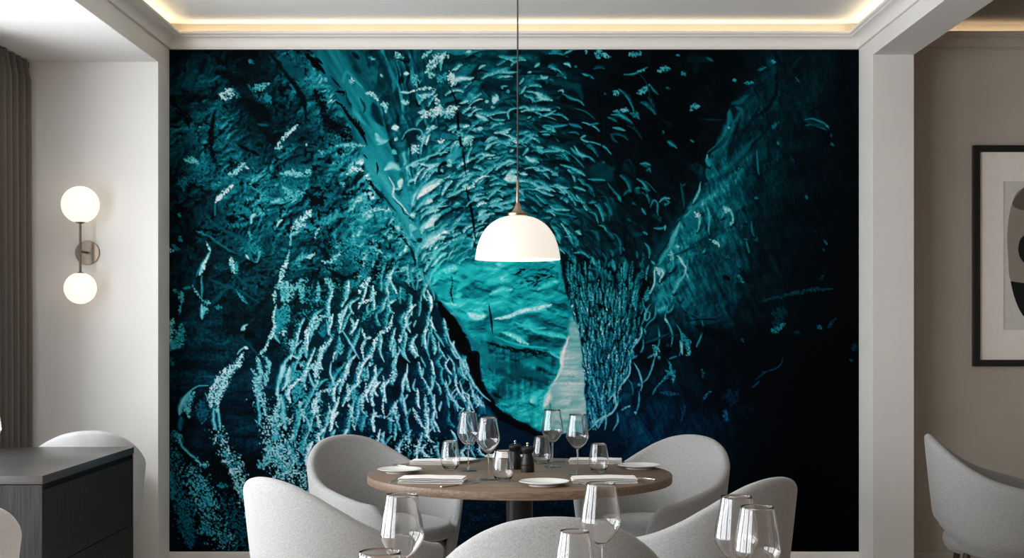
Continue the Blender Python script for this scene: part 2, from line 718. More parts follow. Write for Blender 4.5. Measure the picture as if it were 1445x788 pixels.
170,540 130,600 100,680 | 40 .78 2
190,540 150,640 160,700 | 34 .7 1
260,545 275,580 270,600 | 8 .75 3
250,560 200,620 230,740 | 60 .02 2
230,600 250,720 | 80 .35 1
110,690 100,780 | 34 .5 2
580,320 600,400 590,480 600,560 630,660 | 34 .8 1
610,320 650,350 640,420 630,500 | 30 .75 1
545,400 570,430 575,520 590,600 | 30 .8 1
580,560 590,660 600,740 625,770 | 20 .72 3
620,540 630,660 | 10 .8 1
700,0 685,60 690,140 660,210 620,290 | 22 .85 1
760,0 750,60 730,130 700,190 | 70 .6 1
700,20 720,100 700,180 | 40 .55 3
735,150 745,190 | 34 .85 1
760,240 800,240 790,290 | 30 .75 1
680,180 720,240 | 14 .75 3
640,270 590,310 | 16 .8 1
480,200 540,260 590,320 | 12 .3 2
500,180 560,200 | 70 .01 2
850,330 800,320 760,350 730,420 710,500 720,580 | 22 .82 3
750,370 730,450 | 30 .82 2
780,390 760,470 740,540 | 20 .9 3
800,400 830,500 810,600 | 80 .6 1
735,560 740,640 750,720 760,780 | 30 .75 3
700,540 720,600 690,700 670,780 | 30 .8 1
700,680 710,780 | 50 .75 1
840,600 850,650 870,720 | 24 .8 1
876,200 870,260 850,330 | 20 .8 1
850,380 870,350 | 30 .75 1
@ 430 430
75,75 40,130 0,190 | 28 .9 1
100,80 60,130 20,190 | 30 .75 1
130,90 145,150 165,210 | 12 .7 3
120,120 110,200 | 40 .5 1
0,250 10,330 | 20 .75 3
90,70 140,75 | 10 .8 1
165,210 110,280 80,360 70,440 75,500 | 34 .85 1
20,420 45,490 70,530 | 14 .8 3
30,390 60,380 | 26 .8 1
75,545 130,530 190,520 | 12 .88 1
90,540 60,620 90,640 | 34 .85 1
70,600 80,700 100,780 | 24 .85 1
0,690 30,760 50,790 | 20 .75 3
145,610 165,680 205,765 | 12 .88 1
160,350 155,420 190,515 | 10 .85 3
190,290 170,350 | 12 .85 1
220,230 210,280 200,290 | 40 .7 1
270,350 255,430 225,500 220,545 | 16 .9 1
245,30 215,80 225,130 | 16 .88 1
230,160 280,240 320,310 340,340 | 12 .78 3
290,40 280,70 295,120 290,190 | 14 .8 1
350,140 370,220 350,260 365,340 | 12 .88 1
370,210 410,205 | 10 .85 1
390,60 385,20 400,0 | 12 .75 3
355,100 380,60 460,10 | 30 .6 1
540,60 520,140 460,190 430,240 410,330 | 18 .9 1
470,240 465,300 490,360 | 10 .85 3
550,250 540,330 | 10 .88 3
600,170 580,240 | 20 .85 1
580,260 610,310 650,360 | 16 .75 3
650,60 630,110 650,180 | 14 .8 3
690,100 670,140 | 10 .8 3
340,360 325,440 340,480 | 20 .8 1
350,380 380,480 | 34 .7 1
385,380 390,460 | 12 .8 3
400,360 410,380 | 24 .9 1
430,400 435,480 410,560 420,620 430,680 | 16 .9 1
480,440 490,480 470,520 490,560 480,640 490,690 | 12 .88 1
550,390 545,440 525,480 | 34 .85 1
635,370 630,420 600,490 610,545 | 14 .9 3
260,490 270,560 260,600 | 20 .8 1
380,480 370,560 355,610 360,660 385,690 | 14 .85 1
290,500 300,540 310,600 | 40 .65 1
510,500 570,540 540,570 | 70 .08 2
200,360 230,380 | 70 .03 2
310,330 330,360 | 50 .02 2
270,610 290,680 310,780 | 20 .8 1
340,620 350,780 | 46 .45 1
415,690 430,780 | 16 .85 1
400,680 480,695 550,720 | 10 .85 1
555,600 565,650 570,740 | 14 .85 1
605,560 625,690 | 10 .85 3
510,690 550,640 | 10 .8 1
665,640 690,690 720,740 750,780 | 18 .85 1
740,560 750,640 745,780 | 22 .8 1
680,460 670,510 680,540 | 12 .8 3
730,390 720,460 | 12 .8 3
780,440 790,500 760,560 | 14 .8 3
690,290 680,330 | 12 .8 3
715,320 745,390 | 10 .75 3
840,600 830,660 | 14 .85 3
740,180 720,260 | 12 .7 3
800,170 830,210 860,260 | 14 .72 3
770,160 760,260 770,340 | 12 .7 3
820,0 876,40 | 14 .0 0
@ 630 430
30,50 80,60 150,90 | 30 .7 2
140,50 190,80 220,70 | 44 .85 2
300,90 400,65 440,45 560,25 650,0 | 14 .88 2
320,95 400,70 440,50 | 12 .9 3
340,80 380,72 430,60 | 18 .85 2
260,0 275,80 285,180 | 9 .1 1
350,170 430,210 500,245 | 20 .82 2
420,220 500,245 | 12 .85 1
300,200 400,240 500,260 620,270 | 12 .72 2
500,150 620,180 700,190 750,210 | 26 .76 2
430,130 560,150 | 10 .7 2
640,300 700,335 | 14 .78 2
690,340 660,300 620,290 | 8 .75 3
760,200 740,240 710,340 700,420 660,480 | 12 .88 2
720,310 710,350 | 20 .9 3
660,490 640,510 625,560 | 14 .85 2
600,590 620,560 600,640 | 34 .85 2
520,600 560,550 600,530 | 40 .75 2
270,235 340,260 430,290 500,280 620,300 | 22 .05 1
290,240 330,265 | 20 .02 1
430,280 520,300 560,320 | 30 .06 1
480,330 550,340 | 20 .25 2
390,430 410,470 | 26 .02 1
370,520 390,540 | 24 .2 1
330,500 450,420 560,440 640,480 | 60 .30 2
240,310 320,380 380,360 | 60 .40 2
180,190 230,215 | 14 .12 1
170,220 180,280 160,300 | 8 .2 1
210,470 300,520 | 34 .62 1
200,320 260,420 | 20 .52 2
300,620 350,660 | 30 .6 1
690,570 710,590 | 24 .55 1
700,420 850,430 | 20 .8 1
700,490 850,490 | 12 .85 1
760,620 850,600 | 40 .8 2
630,560 640,640 630,760 | 8 .55 2
630,480 760,520 | 20 .68 1
750,540 850,560 | 24 .62 1
30,120 70,160 110,200 150,290 | 40 .0 0
40,160 100,260 160,360 | 40 .0 0
110,300 195,300 195,440 | 10 .0 0
160,320 180,420 | 50 .0 0
140,360 200,460 270,580 | 24 .0 1
240,590 350,680 470,740 560,785 | 20 .01 0
250,600 330,660 | 26 .01 0
0,170 40,260 60,300 100,360 130,400 | 12 .82 3
20,260 60,330 80,320 | 12 .82 3
0,310 40,360 50,420 | 10 .8 3
80,340 100,420 130,470 | 10 .82 3
130,400 160,480 200,540 | 10 .82 3
60,430 50,480 80,490 | 9 .82 3
80,470 100,540 140,560 | 9 .85 3
140,480 170,570 200,610 | 9 .85 3
180,500 220,560 270,600 | 9 .78 3
110,560 140,600 180,680 | 9 .85 3
60,520 30,560 50,600 | 9 .85 3
190,560 200,610 180,640 | 9 .85 3
200,590 240,680 | 9 .82 3
10,440 20,480 0,510 | 10 .8 3
215,620 220,680 | 9 .8 3
0,560 20,640 | 12 .75 3
60,590 70,660 | 9 .8 3
200,640 260,700 300,740 | 80 .33 2
30,640 60,760 | 50 .1 2
@ 830 430
330,130 320,200 280,260 260,290 | 9 .75 3
300,210 280,250 | 16 .75 1
340,0 360,60 330,130 | 12 .6 3
380,0 350,60 355,100 375,90 380,50 350,50 | 8 .7 3
415,0 410,80 380,110 345,150 | 8 .62 3
355,185 340,150 | 9 .7 3
340,190 335,280 280,330 260,340 | 8 .65 3
290,330 260,300 | 8 .6 3
485,40 475,80 500,130 520,210 510,260 | 9 .62 3
530,0 510,40 485,50 490,0 | 10 .62 3
470,85 490,110 | 12 .75 3
545,130 575,180 580,260 560,320 | 8 .62 3
580,180 610,230 625,310 | 26 .55 1
570,220 580,310 | 14 .75 3
620,240 620,310 600,315 | 12 .66 1
640,60 700,100 705,170 670,260 | 8 .5 3
600,40 575,0 | 8 .5 3
620,70 690,95 705,120 | 12 .4 1
665,265 700,190 | 8 .6 3
430,130 440,200 430,260 410,320 | 8 .62 3
400,250 420,280 410,320 | 30 .68 1
360,330 400,310 | 12 .62 3
410,320 390,400 360,460 330,490 | 8 .7 3
430,320 440,340 | 14 .6 1
490,345 510,380 500,430 460,470 420,510 | 12 .55 1
500,340 550,320 | 8 .55 3
510,400 525,440 525,480 | 14 .6 1
540,400 510,430 | 10 .6 1
480,410 500,430 | 20 .5 1
420,510 395,560 | 9 .6 3
280,360 310,410 330,490 320,540 | 8 .78 3
300,490 320,500 | 22 .6 3
260,340 250,430 200,500 180,540 | 8 .82 3
240,460 270,500 275,560 | 8 .5 3
180,540 180,620 130,680 60,720 0,780 | 8 .78 3
315,540 310,620 290,680 | 8 .62 3
285,670 292,660 | 14 .75 3
200,655 260,620 | 7 .7 1
170,500 120,600 | 14 .5 1
220,560 230,580 | 110 .30 2
170,720 230,700 | 90 .28 2
205,600 190,590 | 30 .4 2
120,600 160,560 170,640 120,680 | 8 .8 3
180,670 180,730 150,780 | 8 .72 3
60,720 100,690 60,760 | 12 .75 3
100,650 110,720 100,780 | 8 .75 3
340,210 400,160 430,130 | 60 .25 2
370,220 500,200 560,190 | 14 .3 2
500,180 400,220 340,240 | 10 .35 3
300,290 380,400 | 70 .03 2
470,260 500,300 | 60 .02 2
480,260 500,255 | 16 .3 3
700,400 705,450 | 16 .4 1
705,590 740,540 | 8 .42 1
740,540 760,540 | 6 .4 0
600,620 570,730 | 14 .3 1
840,640 860,720 | 20 .4 1
450,545 550,550 | 20 .35 1
580,20 700,90 820,60 | 20 .3 2
600,100 760,90 850,110 | 12 .02 2
660,140 800,180 876,200 | 80 .01 2
720,110 876,90 | 20 .25 2
@ 1020 430
300,150 320,160 380,120 | 26 .5 1
300,60 360,50 320,140 | 50 .22 1
580,130 605,155 | 20 .42 1
640,150 700,90 | 20 .25 1
430,170 480,180 | 16 .2 1
110,210 130,240 | 16 .3 1
375,325 350,380 270,415 240,420 | 7 .35 3
270,415 200,465 | 8 .3 3
225,475 180,515 | 9 .35 3
800,290 820,240 | 30 .22 1
780,340 800,345 | 10 .3 1
0,580 60,560 50,620 | 60 .2 1
10,700 20,730 | 24 .4 1
60,640 200,650 | 40 .12 1
120,180 60,210 0,215 | 12 .12 2
490,590 500,600 | 20 .1 1
@ 230 608
90,20 110,90 140,120 190,170 240,220 | 14 .7 3
60,0 110,80 | 40 .6 1
250,210 285,210 | 24 .75 1
250,200 260,230 | 26 .6 1
330,0 370,60 | 24 .5 1
370,120 420,220 460,320 | 26 .65 1
410,240 450,270 | 40 .85 1
440,320 500,410 | 30 .8 1
500,500 550,570 | 34 .7 1
230,290 280,380 300,430 | 16 .65 1
240,410 290,460 | 60 .6 1
330,340 400,340 | 26 .5 1
40,260 60,330 50,420 | 36 .5 1
100,480 150,600 170,720 | 70 .4 1
240,560 290,640 | 70 .55 1
660,60 650,140 620,240 | 40 .75 1
700,10 690,60 | 50 .7 3
730,80 700,160 760,260 | 70 .7 1
810,20 780,120 840,220 | 60 .65 1
870,40 850,140 | 34 .6 1
590,180 600,240 | 26 .7 1
@ 630 250
25,600 35,650 22,700 30,740 42,785 | 12 .06 1
60,620 110,580 190,560 | 60 .70 2
60,700 130,640 220,600 | 40 .72 2
270,720 330,700 400,690 | 34 .82 3
560,700 640,660 690,650 | 26 .80 3
@ 630 430
130,50 200,75 240,70 | 50 .90 3
300,92 380,78 450,45 560,25 650,0 | 22 .92 3
340,170 430,205 500,245 | 26 .84 3
510,145 620,185 700,195 750,212 | 20 .78 3
420,110 520,140 620,150 | 14 .74 3
300,270 400,290 480,320 540,320 | 26 .12 1
600,590 625,560 610,620 | 44 .90 3
520,610 560,560 | 40 .78 2
755,195 742,240 712,330 705,400 660,485 | 14 .92 3
260,0 270,60 285,180 | 12 .06 0
120,200 240,300 230,420 | 50 .45 2
450,350 560,360 640,400 | 40 .48 2
300,400 380,440 | 50 .28 2
@ 630 250
205,510 222,545 216,575 240,610 | 7 .10 1
240,605 250,640 244,680 262,720 256,785 | 8 .12 1
@ 630 430
235,222 262,240 300,250 330,262 | 10 .08 1
330,268 380,262 430,285 470,278 | 14 .06 1
460,292 520,286 560,305 620,298 | 12 .08 1
"""

def read_strokes():
    out = []; ox = oy = 0
    for l in STROKE_TEXT.strip().splitlines():
        if l.startswith('@'):
            _, a, b = l.split(); ox, oy = float(a), float(b); continue
        p, q = l.split('|')
        w, tone, gr = q.split()
        out.append((ox, oy, [tuple(float(v) for v in c.split(',')) for c in p.split()], float(w), float(tone), int(gr)))
    return out
STROKES = read_strokes()


RAMP_T = [0, .08, .18, .30, .42, .55, .68, .80, .90, 1.0]
RAMP_R = [0, 0, 0, 1, 5, 20, 68, 124, 172, 206]
RAMP_G = [1, 9, 29, 58, 90, 124, 156, 180, 200, 216]
RAMP_B = [3, 14, 37, 68, 101, 134, 161, 184, 204, 222]
# the bluer, darker ink of the lower half
RAMP2_R = [0, 0, 0, 1, 6, 20, 70, 135, 180, 208]
RAMP2_G = [1, 7, 22, 46, 84, 124, 158, 182, 202, 218]
RAMP2_B = [4, 16, 44, 76, 114, 150, 178, 200, 216, 228]

def auto_strokes():
    rs = np.random.RandomState(11); out = []
    K = 4.38
    def put(pts, w, tone, gr): out.append((0.0, 0.0, [(a * K, b * K) for a, b in pts], w * K, tone, gr))
    # scallops: chains of upright crests, leaning right on the left, leaning left near the black rim
    for row in range(13):
        y = 392 + row * 20.5
        xr = np.interp(y, [390, 430, 470, 500, 540, 580, 640], [606, 622, 640, 655, 672, 690, 694])
        xl = np.interp(y, [390, 430, 470, 520, 560, 640], [520, 455, 425, 405, 410, 425])
        x = xl + rs.rand() * 14
        while x < xr:
            t = (x - 430) / 260.0
            sp = 21 - 10.5 * max(0, min(1, t)) ** 1.3
            ln = (37 - 16 * max(0, t)) * (.65 + .8 * rs.rand())
            lean = np.interp(t, [0, .35, .65, 1], [.45, .30, -.05, -.62]) + rs.randn() * .16
            if y > 560: lean *= .6
            cx = x + rs.randn() * 2.5; cy = y + rs.randn() * 5
            bend = rs.randn() * 3.2 + 2.5
            p = [(cx + lean * ln * .5, cy - ln * .5), (cx + lean * ln * .15 - bend, cy - ln * .15), (cx - lean * ln * .2 - bend * .7, cy + ln * .2), (cx - lean * ln * .5 + rs.randn() * 2, cy + ln * .5)]
            if rs.rand() < .86:
                put(p[::-1], (2.9 - 1.5 * max(0, t)) * (.6 + .9 * rs.rand()), .62 + .36 * rs.rand(), 4)
            x += sp * (.7 + .6 * rs.rand())
    # crests of the ceiling, running round the opening
    n = 0
    while n < 210:
        x = rs.uniform(560, 930); y = rs.uniform(78, 372)
        dx = x - 700; dy = y - 430; R = np.hypot(dx, dy); 
        if y > 300 and x > 800: continue
        if x < np.interp(y, [70, 250, 370], [600, 585, 615]): continue
        if rs.rand() > np.interp(x, [560, 700, 800, 860, 930], [1, 1, .8, .35, .2]) * np.interp(y, [70, 200, 370], [.35, .8, 1]): continue
        n += 1
        br = float(np.interp(x, [560, 700, 800, 880, 930], [.75, .72, .58, .42, .34])) + .08 * rs.randn()
        tx, ty = -dy / R, dx / R
        a = rs.randn() * .28 + np.interp(x, [580, 680, 800], [-.55, -.25, .15]); tx, ty = tx * np.cos(a) - ty * np.sin(a), tx * np.sin(a) + ty * np.cos(a)
        ln = rs.uniform(5, 17) * (1.25 if rs.rand() < .25 else .9); k = ln * .22 * rs.uniform(.2, 1.4)
        nx, ny = dx / R, dy / R
        P = [(x - tx * ln, y - ty * ln), (x - tx * ln * .35 + nx * k, y - ty * ln * .35 + ny * k), (x + tx * ln * .35 + nx * k, y + ty * ln * .35 + ny * k), (x + tx * ln, y + ty * ln)]
        put(P if tx > 0 else P[::-1], rs.uniform(.8, 2.6), min(.9, br), 5 if rs.rand() < .8 else 3)
    # dark ripples near the top of the opening
    for k in range(64):
        x = rs.uniform(718, 782); y = rs.uniform(376, 404) - (x - 750) * .08
        if rs.rand() > 1.25 - abs(x - 752) / 45 - abs(y - 390) / 30: continue
        ln = rs.uniform(3, 9); a = rs.randn() * .35 - .25
        put([(x - ln * np.cos(a), y - ln * np.sin(a)), (x, y - rs.uniform(.5, 2.5)), (x + ln * np.cos(a), y + ln * np.sin(a))], rs.uniform(1.0, 3.0), .01 if rs.rand() < .62 else .60, 2 if rs.rand() < .3 else (0 if rs.rand() < .7 else 5))
    # beads of the icy column
    n = 0
    while n < 420:
        y = rs.uniform(375, 600)
        x0 = np.interp(y, [370, 440, 485, 600], [795, 808, 822, 832]); x1 = np.interp(y, [370, 430, 470, 520, 560, 600], [918, 912, 902, 888, 870, 846])
        x = rs.uniform(x0 + 2, x1)
        ang = np.arctan2(x - 852, 690 - y); n += 1
        ln = rs.uniform(3, 9) * (1.4 if y < 440 else 1)
        ux, uy = -np.sin(ang) + rs.randn() * .12, np.cos(ang)
        put([(x - ux * ln, y - uy * ln), (x + rs.randn() * .8, y), (x + ux * ln, y + uy * ln)][::-1], rs.uniform(.5, 1.5), rs.uniform(.34, .70) * np.interp(y, [370, 430, 600], [.85, 1, 1]), 4)
    return out

def paint_mural(W=974, H=709):
    xs = MX0 + (np.arange(W) + .5) * (MX1 - MX0) / W
    ys = MY0 + (np.arange(H) + .5) * (MY1 - MY0) / H
    X, Y = np.meshgrid(xs, ys)
    wx = (fbm(X / 40, Y / 40, 1) - .5) * 34
    wy = (fbm(X / 40, Y / 40, 11) - .5) * 34
    w2x = (fbm(X / 12, Y / 12, 21, 3) - .5) * 9
    w2y = (fbm(X / 12, Y / 12, 31, 3) - .5) * 9
    wob = (wx * .25 + w2x, wy * .25 + w2y)
    grain = vnoise(X / 1.05, Y / 1.05, 77) * .35 + _hash(np.round(X), np.round(Y), 5) * .65
    grain = sstep(.10, .90, grain)                       # roughly uniform 0..1 speckle
    T = base_tone(X + wx * .8, Y + wy * .8)
    n1 = fbm(X / 30, Y / 30, 41, 5, .6)
    T = T * (0.55 + .9 * n1)
    # --- coarse masks
    leftwall = poly_mask(X, Y, [(200, 40), (425, 40), (455, 105), (482, 150), (500, 200), (518, 235), (545, 280), (575, 325), (596, 365), (606, 410), (628, 440), (650, 480), (655, 520), (690, 580), (700, 800), (200, 800)], 3, wob)
    ceilm = poly_mask(X, Y, [(500, 30), (1090, 30), (1040, 130), (1010, 180), (985, 250), (945, 315), (920, 350), (915, 380), (800, 385), (672, 400), (612, 400), (590, 345), (560, 285), (545, 220), (520, 140)], 8, wob)
    window = poly_mask(X, Y, [(606, 392), (612, 352), (640, 338), (700, 340), (792, 350), (789, 385), (796, 410), (808, 440), (820, 480), (823, 520), (826, 560), (829, 612), (800, 612), (758, 608), (722, 590), (705, 578), (690, 560), (682, 540), (677, 520), (675, 490), (662, 470), (648, 445), (632, 432), (620, 425)], 1.8, (wob[0] * .5, wob[1] * .5))
    wtop = sstep(326, 396, Y + wx * .9 + w2y)
    window0 = window; window = window * np.clip(wtop + (X > 700) * (1 - wtop) * sstep(364, 368, Y), 0, 1)
    column = poly_mask(X, Y, [(790, 360), (800, 350), (840, 360), (900, 380), (922, 395), (916, 430), (905, 470), (890, 520), (872, 560), (850, 596), (836, 606), (829, 590), (825, 540), (820, 485), (806, 440), (794, 405)], 3, (wob[0] * .6, wob[1] * .6))
    rib = poly_mask(X, Y, [(432, 40), (500, 40), (520, 100), (535, 160), (556, 220), (572, 260), (585, 300), (600, 350), (612, 400), (600, 402), (582, 345), (560, 300), (528, 262), (514, 225), (500, 180), (482, 140), (455, 100)], 4, wob)
    ridge = poly_mask(X, Y, [(1096, 60), (1083, 95), (1052, 130), (1030, 148), (1020, 190), (1000, 222), (990, 262), (968, 300), (940, 345), (925, 375), (920, 410), (912, 440), (930, 445), (962, 410), (985, 350), (1010, 300), (1045, 250), (1072, 210), (1098, 130), (1105, 60)], 5, wob)
    rightwall = poly_mask(X, Y, [(1096, 40), (1052, 130), (1030, 148), (1015, 195), (990, 250), (960, 305), (928, 365), (915, 400), (905, 460), (880, 520), (850, 600), (830, 640), (830, 800), (1240, 800), (1240, 40)], 4, wob)

    # --- left wall: grain, black flecks, faint slanting streaks
    st = fbm((X * .8 - Y * .55) / 60, (X * .55 + Y * .8) / 9, 51, 4)
    hz = fbm(X / 70 + wx * .01, (Y + wx * .25) / 7, 55, 4, .6)
    low = sstep(400, 470, Y)
    tl = T * (1 - low) * (.95 + .62 * st) + T * low * (.25 + 1.5 * hz)
    tl = tl + (grain - .5) * .10 * (.3 + T * 2.2)
    Hl = fbm((X + wx) / 36, (Y + wy) / 30, 57, 4, .55)
    gy, gx = np.gradient(Hl * 26)
    rel = np.clip(-(gx * .7 + gy * .8), -1, 1)
    tl = tl * (1 + .75 * rel * (1 - low * .5)) 
    fl = fbm(X / 5, Y / 5, 61, 3) + .35 * (fbm(X / 45, Y / 45, 63, 2) - .5)
    tl = tl * (1 - .85 * sstep(.62, .72, fl) * (1 - low * .6))
    T = T * (1 - leftwall) + tl * leftwall

    # --- scallops: elongated cells with a bright left rim
    sc = poly_mask(X, Y, [(395, 470), (430, 400), (470, 340), (560, 330), (600, 400), (625, 432), (650, 478), (662, 510), (700, 585), (690, 640), (640, 660), (560, 640), (430, 625), (395, 600)], 22, (wx, wy))
    sc2 = poly_mask(X, Y, [(425, 470), (470, 415), (560, 400), (612, 415), (640, 470), (660, 510), (694, 580), (690, 640), (640, 652), (520, 640), (425, 620)], 10, (wx * .6, wy * .6))
    t = np.clip((X - 430) / 260, 0, 1)
    U = (X - 430) / 24 + 5.2 * t ** 2.4 + (Y - 500) * (-.004 + .010 * t) + wx * .028
    V = (Y - 400) / (46 - 22 * t) + wy * .03 - (X - 430) * .006
    patch = .62 + .70 * fbm(X / 30, Y / 30, 93, 3)
    f1, f2, cx, cy, cid = worley(U * 1.1 + wx * .02, V * 1.5, 96)
    link = np.exp(-((f2 - f1) / .14) ** 2) * sstep(.62, .95, t) * .7
    body = .06 + .17 * hz + .16 * (patch - .9) + .22 * sstep(.72, .95, grain) * sstep(.45, .7, n1)
    ts = np.maximum(body, link)
    T = T * (1 - sc2) + ts * sc2
    # sparse speckled crests above and left of them
    f1, f2, cx, cy, cid = worley((X + wx * 1.2) / 44, (Y + wy * 1.2) / 40, 95)
    rim2 = np.exp(-((f2 - f1) / .20) ** 2) * (cy < .15) * sstep(.35, .75, fbm(X / 28, Y / 28, 97, 3) + .1)
    m = np.clip(sc + .0, 0, 1) * (1 - sc2)
    T = np.where((grain > .62 - .35 * rim2) & (rim2 > .3), np.maximum(T, .8 * m * rim2 + T * (1 - m)), T)
    T = np.where((grain > .80) & (m > .3) & (n1 > .45), np.maximum(T, .55 * m), T)

    # --- ceiling: crests running round the opening
    dx = X - 700; dy = (Y - 430) * 1.08
    R = np.hypot(dx, dy) + 1e-3; A = np.arctan2(dx, -dy)
    lr = np.log(R / 60)
    f1, f2, cx, cy, cid = worley(A * 7.5 * (R / 200) ** .75 + wx * .03, lr * 9.5 + wy * .03, 120)
    lit = sstep(.10, .55, cy) * sstep(.62, .30, np.abs(cx) * 1.1)      # outer edge of each cell catches light
    lens = sstep(.45, .85, f1 * 1.3 + .25 * (cid - .5)) * lit
    glow = fbm(X / 55, Y / 55, 131, 3)
    br = base_tone(X, Y)
    dens = sstep(.25, .75, cid + .45 * (br * 2 - .3))
    crest = lens * dens * (.35 + .8 * glow)
    sh = sstep(.0, .5, -cy) * .28
    tc = T * (1 - sh) * (.85 + .3 * (grain - .5) * .4)
    tc = tc + crest * (.10 + 1.0 * br) * .62
    lo = fbm(A * 5.2 + wx * .012, lr * 9 + wy * .022, 133, 2)
    rdg = 1 - np.abs(fbm(A * 6 + wx * .02, lr * 11 + wy * .03, 135, 3) - .5) * 3.2
    Hc = np.clip(rdg, 0, 1) ** 1.5 + .8 * lo
    gy, gx = np.gradient(Hc * R * .10)
    sc_ = gx * (dx / R) + gy * (dy / R)                  # slope away from the centre
    rel = np.clip(-sc_ * .95, -1, 1) * (.45 + .75 * fbm(X / 60, Y / 60, 139, 2))
    tc = tc * (1.0 + .38 * np.clip(rel, -.75, 1)) + .12 * sstep(.26, .7, rel) * (br * 2) * sstep(.25, .45, br + .1)
    T = T * (1 - ceilm) + tc * ceilm
    # folds of the upper left part of the ceiling run down along the rib
    fold = poly_mask(X, Y, [(480, 40), (600, 40), (632, 130), (610, 200), (598, 290), (598, 400), (575, 320), (540, 240), (505, 150)], 14, wob)
    ua = (X - 500 - (Y - 70) * .30) / 17 + wx * .035; va = Y / 70
    Hf = np.abs(fbm(ua, va + wy * .01, 137, 3) - .5) * 3
    gy, gx = np.gradient(Hf * 9)
    fr = np.clip(-(gx * .8 + gy * .5), -1, 1)
    tfv = (.26 + .22 * sstep(180, 300, Y)) * (1 + .8 * fr) + .20 * sstep(.5, 1, fr)
    T = T * (1 - fold * .75) + tfv * fold * .75

    # --- pale rib down the left of the ceiling
    rb = .50 + .22 * (fbm((X * .85 + Y * -.5) / 9, (X * .5 + Y * .85) / 50, 141, 4) - .5) * 2 + .10 * sstep(200, 330, Y) - .16 * sstep(170, 80, Y)
    T = T * (1 - rib * .9) + rb * rib * .9

    # --- right ridge and wall
    dg = fbm((X * .5 + Y * .87) / 8, (X * .87 - Y * .5) / 60, 151, 4)       # streaks down to the left
    rg = (.20 + .30 * sstep(150, 330, Y)) * (.45 + 1.1 * dg)
    T = T * (1 - ridge * .8) + rg * ridge * .8
    Hr = fbm((X * .5 + Y * .87 + wx * .5) / 34, (X * .87 - Y * .5) / 14, 155, 4, .55)
    gy, gx = np.gradient(Hr * 16)
    T = T * (1 + .7 * np.clip(-(gx * .8 + gy * .4), -1, 1) * rightwall)
    rw = T * (.45 + 1.1 * fbm(X / 26 + wy * .02, Y / 12 + X / 60, 153, 5, .62)) + (grain - .5) * .035 * (T > .02)
    T = T * (1 - rightwall * .8) + rw * rightwall * .8

    # --- icy column: fine streaks converging at its foot
    dx = X - 852; dy = Y - 690
    R = np.hypot(dx, dy); A = np.arctan2(dx, -dy)
    s1 = fbm(A * 62 + w2x * .22, R / 15 + w2y * .1, 161, 3, .6)
    s2 = fbm(A * 34 + w2x * .2, R / 26, 163, 3, .6)
    f1, f2, cx, cy, cid = worley(A * 40 + wx * .05, R / 17 + wy * .08, 165)
    ridge2 = 1 - np.abs(s1 - .5) * 5.0
    tcn = .06 + .52 * np.clip(ridge2, 0, 1) * sstep(.30, .65, s2 + .12) + .25 * sstep(.5, .2, f1) * (cx < 0)
    tcn = tcn * (.6 + .55 * grain) * (.55 + .45 * sstep(380, 470, Y))
    gy, gx = np.gradient(s2 * 22)
    tcn = tcn * .72 * (.75 + .5 * sstep(930, 830, X)) * (1 + .9 * np.clip(-gx, -.8, 1)) * (.55 + .9 * fbm(X / 22, Y / 30, 167, 2))
    T = T * (1 - column) + tcn * column

    # --- the bright opening
    v = (Y - 390) / 220
    hs = fbm(X / 75 + wx * .015, (Y - .18 * X + wy * .9) / 15, 171, 5, .62)
    bl = fbm(X / 32, Y / 24, 173, 4)
    tw = .575 + .50 * (hs - .5) + .62 * (bl - .5)
    pale = poly_mask(X, Y, [(806, 445), (799, 480), (790, 500), (788, 530), (776, 545), (768, 575), (768, 620), (840, 620), (830, 520), (822, 470)], 3, (wob[0] * .5, wob[1] * .5))
    darkb = poly_mask(X, Y, [(676, 478), (700, 486), (740, 496), (775, 500), (790, 512), (776, 542), (745, 556), (720, 560), (700, 566), (684, 545), (676, 520)], 9, (wx * .6, wy * .6))
    vs = fbm(X / 5 + wx * .02, Y / 34, 175, 4, .6)
    tw = tw * (1 - darkb) + (.37 + .55 * (vs - .5) + .6 * (bl - .5) + .30 * (hs - .5) + .10 * sstep(520, 560, Y)) * darkb
    lowp = poly_mask(X, Y, [(700, 566), (745, 552), (776, 545), (770, 615), (740, 612)], 9, (wx * .5, wy * .5))
    tw = tw * (1 - lowp) + (.62 + .35 * (vs - .5) + .25 * (bl - .5) + .08 * grain) * lowp
    tp = .74 + .24 * (fbm(X / 40, Y / 3.2, 177, 3) - .5) + .25 * (bl - .5) - .10 * sstep(560, 620, Y)
    tw = tw * (1 - pale) + tp * pale
    Hw = fbm((X - .5 * Y) / 30 + wx * .03, (Y + .35 * X) / 11 + wy * .04, 178, 4, .55)
    gy, gx = np.gradient(Hw * 20)
    relw = np.clip(-(gx * .5 + gy * .9), -1, 1)
    tw = tw * (1 + .09 * relw * (1 - pale * .8)) + .03 * sstep(.3, .9, relw)
    wk = fbm((X + Y * .2) / 18, (Y - .3 * X) / 5, 179, 3)
    tw = tw - .18 * sstep(.58, .74, wk) * (1 - pale)
    T = T * (1 - window) + tw * window
    # black rim under the opening and the floor of the cave
    floorp = poly_mask(X, Y, [(640, 600), (690, 562), (722, 592), (758, 607), (800, 613), (830, 618), (850, 606), (872, 600), (872, 800), (560, 800), (600, 640)], 5, wob)
    tf = .10 + .10 * fbm(X / 40, Y / 6, 181, 4)
    T = T * (1 - floorp * .9) + tf * floorp * .9
    hole = poly_mask(X, Y, [(617, 428), (626, 432), (640, 445), (652, 462), (662, 496), (675, 498), (677, 520), (678, 540), (688, 556), (706, 580), (730, 596), (760, 610), (800, 618), (760, 616), (726, 604), (700, 590), (684, 566), (668, 535), (655, 505), (640, 488), (630, 468), (624, 450)], 1.6, (w2x * .6, w2y * .6))
    T = T * (1 - hole)
